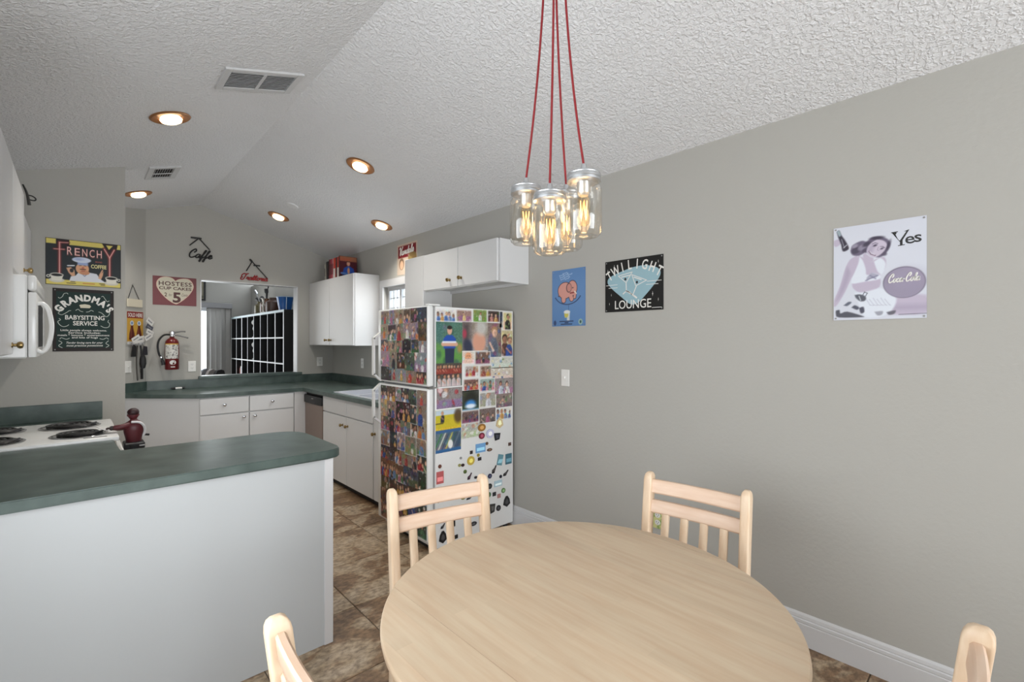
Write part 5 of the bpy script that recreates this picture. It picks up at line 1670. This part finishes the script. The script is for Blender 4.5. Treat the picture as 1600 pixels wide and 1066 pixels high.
strokes('cocktail_glass', [([(1122, 318), (1305, 385), (1172, 458), (1122, 318)], .0022), ([(1150, 350), (1240, 380)], .003), ([(1180, 458), (1140, 560)], .003), ([(1068, 530), (1120, 560), (1182, 605)], .005)])
for pts in ([(785, 463), (935, 445)], [(820, 493), (935, 483)], [(1310, 400), (1478, 385)], [(1300, 440), (1440, 430)], [(1370, 727), (1480, 720)]):
    strokes('speed_line', [(pts, .0016)])
for (x, y, s_) in ((.17, .90, .016), (.05, .80, .03), (.92, .88, .02), (.83, .30, .03), (.92, .19, .02), (.115, .335, .016), (.08, .16, .016)):
    flat('star', [S(x - s_ * .5, y), S(x - s_ * .12, y + s_ * .12), S(x, y + s_ * 1.6), S(x + s_ * .12, y + s_ * .12), S(x + s_ * .5, y), S(x + s_ * .12, y - s_ * .12), S(x, y - s_ * 1.6), S(x - s_ * .12, y - s_ * .12)], M_INKW, sg, 0.0015, 0.002)
for (x, y) in ((LK(1040, 375)[0] / lw, LK(1040, 375)[1] / lh), (LK(1187, 412)[0] / lw, LK(1187, 412)[1] / lh)):
    flat('olive', [(a * lw, b * lh) for a, b in circ(x, y, .018, .026, 14)], M_INKK, sg, 0.002, 0.0024)
screws(sg, lw, lh, 0.01)

# --- cola sign
cw, chh = 0.312, 0.409
sg = thing('tin_sign', 'white square Yes Coca-Cola tin sign with a reclining woman', 'sign', RW(0.536, 1.505, 0.0015), 'tin signs')
p = Paint(cw, chh, 140, 184, (200, 203, 213))
def CK(X, Y):
    u = (X - 128) / 817.0
    t_, b_ = 207 - 102 * u, 1010 - 10 * u
    return (u * cw, (b_ - Y) / (b_ - t_) * chh)
K = lambda x, y: (x * cw, y * chh)
def cp(pts, col, a=1.0, so=.0025):
    p.poly([(v.x, v.y) for v in smooth_path([(*CK(*q), 0) for q in pts + pts[:1]], 3)][:-1], col, a, so)
def ce(x, y, rx, ry, col, rot=0.0, a=1.0, so=.0025):
    p.ell(*CK(x, y), rx / 817 * cw, ry / 830 * chh, col, rot, a, so)
SKN, SKD, WHT = (182, 172, 190), (152, 142, 164), (212, 217, 226)
p.rect(0, cw, chh * .45, chh, (206, 209, 219), .7, .1)
cp([(600, 790), (940, 800), (945, 955), (640, 962), (560, 900)], SKN, 1, .006)
cp([(640, 880), (945, 880), (945, 925), (650, 930)], SKD, .5, .012)
p.seg(CK(720, 966), CK(944, 960), .0022, (90, 86, 98))
cp([(350, 445), (285, 480), (240, 560), (190, 710), (135, 830), (133, 890), (170, 865), (240, 760), (300, 640), (360, 560), (378, 490)], SKN)
cp([(255, 540), (225, 640), (190, 740), (150, 840), (200, 800), (262, 680), (290, 590)], SKD, .45, .006)
cp([(360, 440), (420, 470), (480, 500), (520, 480), (590, 460), (612, 500), (600, 560), (560, 610), (555, 720), (420, 775), (330, 745), (305, 690), (330, 600), (360, 520)], SKN)
cp([(375, 455), (360, 520), (315, 620), (300, 660), (310, 690), (420, 675), (550, 655), (560, 620), (500, 600), (440, 615), (430, 560), (405, 490)], WHT)
cp([(505, 500), (560, 470), (600, 500), (605, 540), (575, 610), (540, 590), (520, 545)], WHT)
cp([(440, 640), (480, 600), (540, 615), (520, 640), (470, 650), (440, 670)], (150, 148, 168), .8, .003)
p.line([CK(430, 665), CK(490, 640), CK(540, 620)], .004, (120, 118, 142), .8, .002).line([CK(470, 620), CK(520, 650)], .004, (120, 118, 142), .8, .002)
cp([(330, 770), (420, 765), (560, 735), (640, 770), (700, 830), (660, 930), (560, 985), (430, 985), (380, 900)], WHT, 1, .004)
for i in range(6):
    p.line([CK(430 + 34 * i, 820 + 10 * (i % 2)), CK(470 + 34 * i, 880), CK(500 + 30 * i, 885)], .002, (168, 170, 186), .8, .002)
# hair behind, face, hair in front
cp([(290, 400), (305, 360), (350, 330), (400, 315), (440, 320), (490, 285), (560, 280), (625, 305), (648, 350), (630, 400), (585, 450), (530, 462), (440, 420), (370, 445), (310, 440)], (104, 96, 116), 1, .003)
for (x, y, rx, ry, rt, c) in ((340, 400, 45, 26, .5, (70, 64, 80)), (395, 375, 40, 22, .6, (140, 134, 152)), (330, 360, 30, 16, .4, (150, 144, 160)), (440, 345, 40, 16, .5, (62, 56, 72)), (530, 292, 60, 14, 0, (58, 52, 66)), (630, 360, 16, 44, -.3, (64, 58, 74)), (590, 430, 30, 18, -.6, (84, 76, 94)), (420, 400, 26, 14, .8, (80, 72, 90))):
    ce(x, y, rx, ry, c, rt, .85, .003)
cp([(420, 420), (470, 455), (500, 470), (490, 500), (430, 490), (405, 450)], SKN)
cp([(480, 335), (530, 308), (590, 318), (618, 350), (600, 400), (560, 440), (510, 462), (470, 448), (440, 415), (450, 370)], (192, 182, 198), 1, .0022)
cp([(450, 380), (490, 340), (505, 380), (480, 430), (450, 420)], SKD, .5, .006)
ce(515, 358, 17, 8, (70, 62, 80), .3)
ce(575, 386, 14, 6, (70, 62, 80), .4)
p.line([CK(490, 345), CK(515, 334), CK(540, 342)], .0018, (80, 70, 88)).line([CK(562, 368), CK(582, 368), CK(600, 380)], .0018, (80, 70, 88))
p.line([CK(545, 370), CK(535, 398), CK(548, 404)], .0016, (140, 126, 150))
p.line([CK(462, 408), CK(480, 432), CK(515, 445)], .0045, (96, 70, 92)).line([CK(466, 408), CK(484, 428), CK(512, 440)], .0024, (226, 226, 232))
# bottle and hand
cp([(130, 315), (170, 300), (205, 320), (185, 350), (150, 365), (130, 350)], SKN)
cp([(158, 235), (182, 222), (205, 265), (240, 310), (275, 375), (250, 400), (215, 402), (200, 345), (175, 290)], (56, 52, 64))
cp([(158, 235), (182, 222), (200, 262), (180, 275)], (150, 166, 172))
p.line([CK(205, 300), CK(230, 370)], .0025, (170, 172, 184), .8).line([CK(225, 375), CK(255, 350)], .004, (190, 192, 200), .8)
# beach things
cp([(330, 790), (380, 785), (430, 805), (425, 840), (380, 845), (340, 815)], (84, 86, 96))
p.line([CK(400, 800), CK(420, 765), CK(445, 775), CK(430, 800)], .0028, (96, 98, 110)).line([CK(370, 800), CK(385, 838)], .003, (190, 196, 204))
cp([(225, 880), (270, 850), (300, 855), (260, 885)], (92, 96, 110))
cp([(300, 900), (330, 880), (370, 900), (350, 920)], (74, 76, 90))
cp([(370, 905), (410, 895), (418, 940), (385, 950)], (74, 74, 88))
cp([(150, 925), (185, 920), (195, 950), (260, 935), (400, 975), (390, 985), (180, 985), (150, 955)], (76, 76, 86))
cp([(510, 940), (580, 935), (575, 965), (535, 972)], (150, 152, 162))
cp([(615, 945), (690, 930), (680, 960), (635, 968)], (96, 94, 104))
ce(762, 685, 177, 130, (84, 76, 92))
ce(762, 687, 172, 126, (146, 138, 158))
ce(800, 640, 100, 60, (160, 150, 172), 0, .5, .03)
p.build('panel', sg, 0, 0, 0.0015, 0.0014)
bm = bmesh.new()
def serif(pts):
    prism_into(bm, [(a * cw, b * chh) for a, b in pts], 0.0015, 0.0019)
serif([(.652, .872), (.665, .872), (.735, .775), (.735, .74), (.762, .74), (.762, .785), (.722, .785), (.69, .85), (.70, .86), (.70, .87)])
serif([(.735, .785), (.80, .868), (.775, .872), (.83, .885), (.825, .876), (.755, .775)])
serif([(.645, .868), (.715, .872), (.715, .88), (.645, .877)])
serif([(.715, .738), (.785, .742), (.785, .734), (.715, .73)])
finish(bm, 'lettering', M_INKK, sg, smooth=False)
fit_text('e', .064 * cw / .34 * .5, .075 * chh * .95, .835 * cw, .745 * chh, 0.0017, M_INKK, sg, bold=0.012)
fit_text('s', .05 * cw / .34 * .5, .075 * chh * .95, .915 * cw, .752 * chh, 0.0017, M_INKK, sg, bold=0.012)
bm = bmesh.new()
script_into(bm, 'Coca-Cola', .325 * cw, .605 * cw, .368 * chh, 0.0012, 0.0026, slant=0.35, n=6, tilt=0.03, yscale=1.5)
finish(bm, 'script_lettering', M_INKW, sg)
screws(sg, cw, chh, 0.008)

# --- blue sign
bw_, bh = 0.295, 0.392
sg = thing('tin_sign', 'blue tin sign with a pink elephant, left of the lounge sign', 'sign', RW(2.220, 1.517, 0.0015), 'tin signs')
p = Paint(bw_, bh, 98, 130, (96, 132, 178))
E_ = lambda x, y: (x * bw_, y * bh)
p.rect(0, bw_, bh * .3, bh * .75, (110, 144, 188), .6, .08)
PK, OL = (206, 150, 138), (52, 44, 52)
def body(g, col):
    p.ell(*E_(.40, .63), .062 + g, .055 + g, col).ell(*E_(.62, .66), .040 + g, .050 + g, col)
    p.line([E_(.36, .56), E_(.36, .46)], .036 + 2 * g, col).line([E_(.56, .55), E_(.60, .475)], .032 + 2 * g, col)
    p.line([E_(.68, .62), E_(.70, .55), E_(.69, .50)], .020 + 2 * g, col).line([E_(.23, .62), E_(.21, .54)], .004 + 2 * g, col)
body(.004, OL)
body(0, PK)
p.ell(*E_(.52, .67), .024, .032, OL).ell(*E_(.525, .67), .020, .028, (196, 138, 128)).ell(*E_(.635, .665), .005, .004, OL).seg(E_(.56, .575), E_(.66, .58), .008, (120, 40, 44)).seg(E_(.69, .60), E_(.74, .56), .008, (226, 220, 206))
for (x, y, wd) in ((.45, .935, .22), (.44, .905, .42), (.43, .87, .36), (.42, .835, .30)):
    for i in range(int(wd * 22)):
        p.seg(E_(x - wd / 2 + i / 22, y), E_(x - wd / 2 + i / 22 + .018, y + .012 * ((i % 3) - 1)), .005, (176, 196, 220))
for i in range(22):
    a = math.radians(-62 + i * 5.9)
    p.seg(E_(.47 + .42 * math.sin(a), .62 - .24 * math.cos(a)), E_(.49 + .42 * math.sin(a), .622 - .24 * math.cos(a)), .006, (44, 52, 78))
p.seg(E_(.51, .37), E_(.51, .27), .0025, (60, 70, 100))
p.poly([E_(.37, .25), E_(.40, .15), E_(.54, .15), E_(.55, .25)], (206, 212, 206)).ell(*E_(.44, .20), .018, .020, (196, 186, 90)).ell(*E_(.46, .25), .028, .012, (222, 224, 222)).rect(bw_ * .46, bw_ * .54, bh * .10, bh * .15, (200, 206, 204))
for (y, a, b) in ((.085, .24, .70), (.06, .40, .54), (.035, .28, .66)):
    for i in range(int((b - a) * 26)):
        p.seg(E_(a + i / 26, y), E_(a + i / 26 + .02, y), .006, (40, 44, 66))
p.ell(*E_(.09, .06), .012, .018, (60, 76, 110)).ell(*E_(.86, .07), .018, .020, (150, 176, 166)).ell(*E_(.86, .07), .008, .010, (60, 90, 90))
p.build('panel', sg, 0, 0, 0.0015, 0.0014)
screws(sg, bw_, bh, 0.012)

# --- poster above the sink window
pw, ph = 0.39, 0.315
sg = thing('paper_poster', 'red and cream paper poster partly hidden by the cabinet above the fridge', 'poster', RW(4.405, 2.104, 0.0015))
p = Paint(pw, ph, 60, 50, (196, 178, 160))
p.rect(.02, pw - .02, ph * .55, ph - .02, (122, 26, 36)).ell(.09, .11, .05, .06, (120, 92, 70)).ell(.09, .10, .035, .045, (206, 170, 140)).ell(.30, .16, .08, .06, (130, 104, 60)).ell(.26, .12, .05, .05, (150, 130, 80)).blobs(random.Random(5), 10, [(150, 120, 90), (206, 190, 170)], .01, .03, .6)
p.build('panel', sg, 0, 0, 0.001, 0.0009)
bm = bmesh.new()
script_into(bm, 'Vandals', .28, .045, .20, 0.0008, 0.0055, slant=0.3, n=6, tilt=0.06, yscale=1.0)
finish(bm, 'script_lettering', M_INKW, sg)

# ================================================================== outlets and switches
def outlet(mwf, label, plate_mat=None, kind='outlet'):
    t = thing('wall_outlet' if kind == 'outlet' else 'light_switch', label, 'outlet' if kind == 'outlet' else 'switch', mwf)
    box('plate', plate_mat or M_PLASTIC, (-0.043, 0.043, -0.058, 0.058, 0.0, 0.006) if plate_mat else (-0.036, 0.036, -0.058, 0.058, 0.0, 0.006), t, bev=0.003)
    if kind == 'outlet':
        for y in (-0.021, 0.021):
            r_ = prism('receptacle', M_PLASTIC, circ(0, y, 0.017, 0.0145, 16), 0.006, 0.0085, t)
            boxes('slot', M_DARK, [(-0.008, -0.0055, y - 0.001, y + 0.007, 0.0085, 0.009), (0.0055, 0.008, y - 0.001, y + 0.007, 0.0085, 0.009), (-0.002, 0.002, y - 0.009, y - 0.005, 0.0085, 0.009)], r_)
    else:
        box('toggle_bezel', M_PLASTIC, (-0.008, 0.008, -0.014, 0.014, 0.006, 0.008), t)
        box('toggle', M_PLASTIC, (-0.004, 0.004, -0.003, 0.01, 0.008, 0.018), t, bev=0.001)
    return t
outlet(BW(0.928, 1.142, 0.0005), 'white outlet on the back wall left of the pass-through')
outlet(BW(2.304, 1.154, 0.0005), 'white outlet on the back wall under the wall cabinet')
outlet(RW(5.22, 1.155, 0.0005), 'white outlet on the side wall behind the fridge handle')
outlet(RW(2.098, 1.159, 0.0005), 'white light switch on the right wall beside the fridge', kind='switch')
deco = pm('deco_plate', (204, 202, 140), 0.5, col2=(136, 160, 90), nscale=40, ramp=(0.45, 0.6))
outlet(RW(1.397, 0.38, 0.0005), 'yellow green patterned outlet plate seen through the chair back', deco)
A45u, A45n = Vector((1, 1, 0)).normalized(), Vector((1, -1, 0)).normalized()
def AW(s, z, off=0.0005):
    o = Vector((0.53, 6.09, z)) + A45u * s + A45n * off
    return frame(o, A45u, A45n)
outlet(AW(-0.215, 1.16), 'white light switch beside the hanging keys', kind='switch')

# ================================================================== key board on the angled wall
kb = thing('key_board', 'SOLD HERE bottle sign with key hooks and cards on the angled wall', 'sign', AW(-0.225, 1.40, 0.0))
p = Paint(0.19, 0.31, 57, 93, (190, 148, 62))
p.rect(0, .19, .245, .31, (122, 32, 34))
for cx in (.055, .14):
    p.poly([(cx - .034, .03), (cx - .030, .09), (cx - .014, .15), (cx - .012, .20), (cx + .012, .20), (cx + .014, .15), (cx + .030, .09), (cx + .034, .03)], (84, 34, 28), 1, .003).ell(cx, .195, .022, .024, (190, 196, 206)).ell(cx, .195, .012, .014, (110, 130, 160)).seg((cx - .012, .05), (cx - .008, .14), .005, (150, 90, 70))
p.build('panel', kb, 0, 0, 0.003, 0.0025)
fit_text('SOLD HERE', 0.17, 0.038, 0.095, 0.258, 0.0034, M_INKW, kb, bold=0.012)
box('hook_rail', pm('rail_white', (196, 196, 196), 0.5), (0.0, 0.19, -0.02, 0.012, 0.0, 0.012), kb, bev=0.003)
for i in range(4):
    tube('hook', M_CHROME, [(0.03 + i * 0.044, -0.006, 0.012), (0.03 + i * 0.044, -0.012, 0.024), (0.03 + i * 0.044, -0.026, 0.026), (0.03 + i * 0.044, -0.03, 0.034)], 0.003, n=6, parent=kb)
M_CARD = pm('paper_white', (212, 210, 206), 0.6)
cards = [(0.215, 0.215, 0.09, 0.055, -0.6, 'topmost white card'), (0.205, 0.155, 0.085, 0.05, -0.5, 'dark striped card'), (0.21, 0.105, 0.09, 0.05, -0.4, 'middle white card'), (0.19, 0.06, 0.10, 0.05, 0.5, 'lower white card'), (0.09, 0.03, 0.13, 0.06, 0.2, 'wide card at the foot'), (0.05, 0.04, 0.10, 0.05, 0.5, 'left card at the foot')]
for i, (x, y, w, h, a, lab) in enumerate(cards):
    t = thing('paper_card', lab + ' tucked into the key board', 'card', AW(-0.225 + x, 1.40 + y, 0.006 + 0.0015 * i + (0.05 if x > 0.18 else 0.034)) @ Matrix.Rotation(a, 4, 'Z'), 'cards on the key board')
    box('sheet', M_CARD if i != 1 else pm('card_dark', (70, 72, 84), 0.5), (-w / 2, w / 2, -h / 2, h / 2, 0, 0.001), t)
    box('print_line', pm('card_print', (120, 122, 130), 0.6), (-w * .35, w * .3, -h * .1, h * .1, 0.001, 0.0014), t)
def hanging(x, pts, r, m_, label, cat, name='key_lanyard', extra=None):
    t = thing(name, label, cat, AW(-0.225 + x, 1.36, 0.03))
    bm = bmesh.new()
    tube_into(bm, pts, r, n=8, k=4)
    finish(bm, 'strap', m_, t)
    if extra:
        extra(t)
    return t
hanging(0.09, [(0, 0.01, 0), (-0.012, -0.10, 0), (-0.01, -0.22, 0), (0.0, -0.34, 0)], 0.006, pm('lanyard_grey', (70, 66, 62), 0.8), 'thin grey lanyard hanging from the key board', 'lanyard')
def fob(t):
    lathe('key_fob', M_DARK, [(0.006, 0), (0.02, 0.01), (0.028, 0.05), (0.026, 0.10), (0.016, 0.135), (0.006, 0.14)], (0.03, -0.225, 0), 14, ax=(0, 1, 0), parent=t)
    box('key', M_STEEL, (0.01, 0.018, -0.14, -0.02, -0.002, 0.002), t)
    box('strap_end', M_DARK, (0.004, 0.03, -0.33, -0.22, -0.004, 0.004), t)
hanging(0.125, [(0, 0.01, 0), (0.01, -0.08, 0.004), (0.018, -0.16, 0.004), (0.02, -0.24, 0)], 0.008, M_DARK, 'black key fob and keys hanging from the key board', 'keys', 'key_ring', fob)
t = thing('key_ring', 'dark leather key case on the left hook of the key board', 'keys', AW(-0.178, 1.36, 0.03))
prism('case', M_DARK, [(-0.03, -0.10), (0.02, -0.10), (0.025, 0.0), (0.0, 0.02), (-0.015, 0.0)], -0.005, 0.005, t)
t = thing('key_ring', 'square dark tag on the right hook of the key board', 'keys', AW(-0.040, 1.36, 0.03))
prism('tag', pm('tag_dark', (44, 44, 50), 0.5), [(-0.03, -0.09), (0.025, -0.085), (0.02, 0.0), (-0.02, 0.005)], -0.004, 0.004, t)
# pouch on a string
pc = thing('hanging_plaque', 'cream cloth plaque hanging on a black string above the key board', 'plaque', AW(-0.150, 1.80, 0.004))
box('plaque', pm('cream_cloth', (204, 196, 176), 0.8), (-0.085, 0.095, -0.045, 0.035, 0, 0.012), pc, bev=0.004)
tube('string', M_BLACK, [(-0.075, 0.03, 0.006), (-0.018, 0.175, 0.004), (0.06, 0.03, 0.006)], 0.003, n=6, parent=pc, sm=False)
lathe('nail', M_STEEL, [(0.004, -0.003), (0.004, 0.006), (0.006, 0.007)], (-0.018, 0.175, 0), 8, parent=pc)

# ================================================================== fire extinguisher
fe = thing('fire_extinguisher', 'red fire extinguisher with black hose on the back wall', 'extinguisher', at(0.742, 6.015, 1.118))
M_FER = pm('extinguisher_red', (100, 18, 20), 0.3)
bd = lathe('cylinder', M_FER, [(0.058, 0), (0.062, 0.006), (0.062, 0.265), (0.057, 0.295), (0.042, 0.318), (0.022, 0.33), (0.02, 0.345)], n=32, parent=fe)
def wrap(z0, z1, a0, a1, r, name, mat_):
    bm = bmesh.new()
    n = 14
    lo_ = [bm.verts.new((r * math.cos(a0 + (a1 - a0) * i / n), r * math.sin(a0 + (a1 - a0) * i / n), z0)) for i in range(n + 1)]
    hi_ = [bm.verts.new((r * math.cos(a0 + (a1 - a0) * i / n), r * math.sin(a0 + (a1 - a0) * i / n), z1)) for i in range(n + 1)]
    for i in range(n):
        bm.faces.new((lo_[i], lo_[i + 1], hi_[i + 1], hi_[i]))
    return finish(bm, name, mat_, bd)
aa = -PI / 2 - 0.1
wrap(0.115, 0.262, aa - 1.15, aa + 1.0, 0.0628, 'label', pm('label_white', (206, 204, 198), 0.5, col2=(120, 116, 116), nscale=55, ramp=(0.5, 0.62)))
wrap(0.262, 0.272, aa - 1.15, aa + 1.0, 0.0629, 'label_band', pm('label_yellow', (206, 170, 70), 0.5))
bm = bmesh.new()
for i in range(20):
    pass
seal = [(0.0632 * math.cos(aa + 0.45 * math.cos(q) + 0.1), 0.0632 * math.sin(aa + 0.45 * math.cos(q) + 0.1), 0.075 + 0.024 * math.sin(q)) for q in np.linspace(0, 2 * PI, 20)[:-1]]
bm.faces.new([bm.verts.new(q) for q in seal])
finish(bm, 'seal', pm('label_plain', (214, 212, 208), 0.5), bd)
wrap(0.024, 0.034, aa - 0.2, aa + 0.4, 0.063, 'sticker', pm('label_plain', (214, 212, 208), 0.5))
lathe('valve', M_CHROME, [(0.02, 0.34), (0.02, 0.352), (0.026, 0.356), (0.026, 0.395), (0.02, 0.402)], n=14, parent=fe)
for nm, pts in (('lever', [(0.02, -0.01, 0.385), (0.07, -0.012, 0.398), (0.115, -0.012, 0.398)]), ('carry_handle', [(0.02, -0.01, 0.36), (0.07, -0.012, 0.352), (0.14, -0.012, 0.33)])):
    tube(nm, M_CHROME, pts, 0.0075, n=8, parent=fe)
lathe('gauge', M_CHROME, [(0.016, 0), (0.016, 0.012), (0.012, 0.014)], (0.0, -0.024, 0.355), 14, ax=(0, -1, 0), parent=fe)
hz_ = tube('hose', M_BLACK, [(-0.02, -0.01, 0.365), (-0.07, -0.015, 0.36), (-0.11, -0.018, 0.31), (-0.122, -0.018, 0.24), (-0.11, -0.018, 0.16), (-0.088, -0.018, 0.12), (-0.08, -0.018, 0.08)], 0.0095, n=10, parent=fe)
cyl('nozzle', M_DARK, (-0.084, -0.018, 0.10), (-0.074, -0.018, 0.05), 0.014, 0.018, parent=hz_)
cyl('hose_clip', M_CHROME, (-0.097, -0.018, 0.138), (-0.092, -0.018, 0.122), 0.0115, parent=hz_)
box('bracket', M_DARK, (-0.02, 0.02, 0.058, 0.074, 0.1, 0.3), fe)

# ================================================================== marker on the counter
mk = thing('marker_pen', 'white marker with black ends on the back counter', 'pen', at(0.80, 6.03, 0.905, 0.15))
cyl('barrel', M_PLASTIC, (-0.03, 0, 0.011), (0.03, 0, 0.011), 0.011, parent=mk)
cyl('cap', M_DARK, (-0.065, 0, 0.011), (-0.03, 0, 0.011), 0.010, 0.0115, parent=mk)
cyl('end_plug', M_DARK, (0.03, 0, 0.011), (0.055, 0, 0.011), 0.0115, 0.009, parent=mk)

# ================================================================== waiter statue between range and peninsula
st = thing('waiter_statue', 'small waiter statue in maroon holding a white card by the range', 'statue', at(0.235, 3.30, 0))
M_MAR = pm('statue_maroon', (84, 28, 34), 0.45)
M_STB = pm('statue_black', (22, 22, 26), 0.45)
lathe('base', M_STB, [(0.10, 0), (0.105, 0.01), (0.10, 0.03), (0.04, 0.034)], n=24, parent=st)
bm = bmesh.new()
for sx in (-1, 1):
    tube_into(bm, [(0.0, sx * 0.03, 0.03), (0.0, sx * 0.032, 0.4), (0.0, sx * 0.03, 0.85)], lambda q: 0.026 + 0.012 * q, n=10, k=4)
B(bm, -0.03, 0.045, -0.055, -0.012, 0.03, 0.06, bev=0.01)
B(bm, -0.03, 0.045, 0.012, 0.055, 0.03, 0.06, bev=0.01)
finish(bm, 'trousers', M_STB, st, angle=60)
box('belt_plate', M_STB, (-0.045, 0.045, -0.06, 0.055, 0.825, 0.862), st, bev=0.006)
box('belt_stripe', pm('statue_white', (206, 204, 204), 0.5), (-0.01, 0.043, -0.0615, -0.060, 0.842, 0.848), st)
lathe('torso', M_MAR, [(0.034, 0.86), (0.036, 0.88), (0.044, 0.92), (0.046, 0.945), (0.036, 0.965), (0.018, 0.978), (0.015, 0.985)], n=20, parent=st)
bm = bmesh.new()
tube_into(bm, [(-0.02, -0.02, 0.955), (-0.05, -0.035, 0.952), (-0.085, -0.03, 0.95)], lambda q: 0.017 - 0.006 * q, n=10, k=4)
tube_into(bm, [(-0.01, 0.03, 0.95), (-0.05, 0.02, 0.938), (-0.085, 0.0, 0.942)], lambda q: 0.017 - 0.006 * q, n=10, k=4)
finish(bm, 'sleeves', M_MAR, st, angle=60)
bm = bmesh.new()
for (yy, zz) in ((-0.03, 0.95), (0.0, 0.942)):
    ball_into(bm, (-0.092, yy, zz), 0.011, n=10)
    for q in range(4):
        tube_into(bm, [(-0.095, yy + (q - 1.5) * 0.005, zz), (-0.108, yy + (q - 1.5) * 0.006, zz + 0.001), (-0.116, yy + (q - 1.5) * 0.006, zz - 0.003)], 0.0028, n=6, k=2)
    tube_into(bm, [(-0.09, yy + 0.011, zz), (-0.10, yy + 0.015, zz + 0.005)], 0.003, n=6, k=2)
finish(bm, 'hands', pm('statue_dark', (40, 24, 24), 0.5), st, angle=60)
o = box('card', pm('statue_white', (206, 204, 204), 0.5), (-0.028, 0.028, -0.022, 0.022, -0.001, 0.001), st, mw=Matrix.Translation((-0.128, -0.02, 0.947)) @ Matrix.Rotation(0.5, 4, 'Y') @ Matrix.Rotation(0.5, 4, 'Z'))
bm = bmesh.new()
tube_into(bm, [(-0.012, -0.034, 0.972), (0.022, -0.04, 0.968), (0.042, -0.03, 0.945), (0.047, -0.02, 0.915), (0.04, -0.02, 0.89)], 0.0065, n=8, k=4)
finish(bm, 'white_sash', pm('statue_white', (206, 204, 204), 0.5), st, angle=60)
hd = ball('head', M_MAR, (-0.002, 0, 1.010), 0.026, (0.95, 0.9, 1.2), parent=st)
ball('nose', M_MAR, (-0.004, 0.023, 1.006), 0.005, (0.8, 1.2, 1.4), n=8, parent=hd)
for sx in (-1, 1):
    ball('ear', M_MAR, (sx * 0.024 - 0.002, 0, 1.006), 0.006, (0.5, 0.8, 1.2), n=8, parent=hd)
    ball('eye', M_STB, (sx * 0.009 - 0.002, 0.021, 1.014), 0.003, n=8, parent=hd)
tube('mouth', M_STB, [(-0.009, 0.02, 0.995), (-0.002, 0.023, 0.994), (0.005, 0.02, 0.995)], 0.0015, n=6, parent=hd)
bm = bmesh.new()
ball_into(bm, (-0.002, -0.003, 1.022), 0.0268, 1.0, 0.95, 0.85, n=14)
finish(bm, 'hair', pm('statue_hair', (44, 14, 18), 0.5), hd, angle=60)
tube('tail_strap', M_STB, [(0.03, -0.01, 0.895), (0.05, 0.0, 0.892), (0.068, 0.005, 0.888)], 0.006, n=8, parent=st)
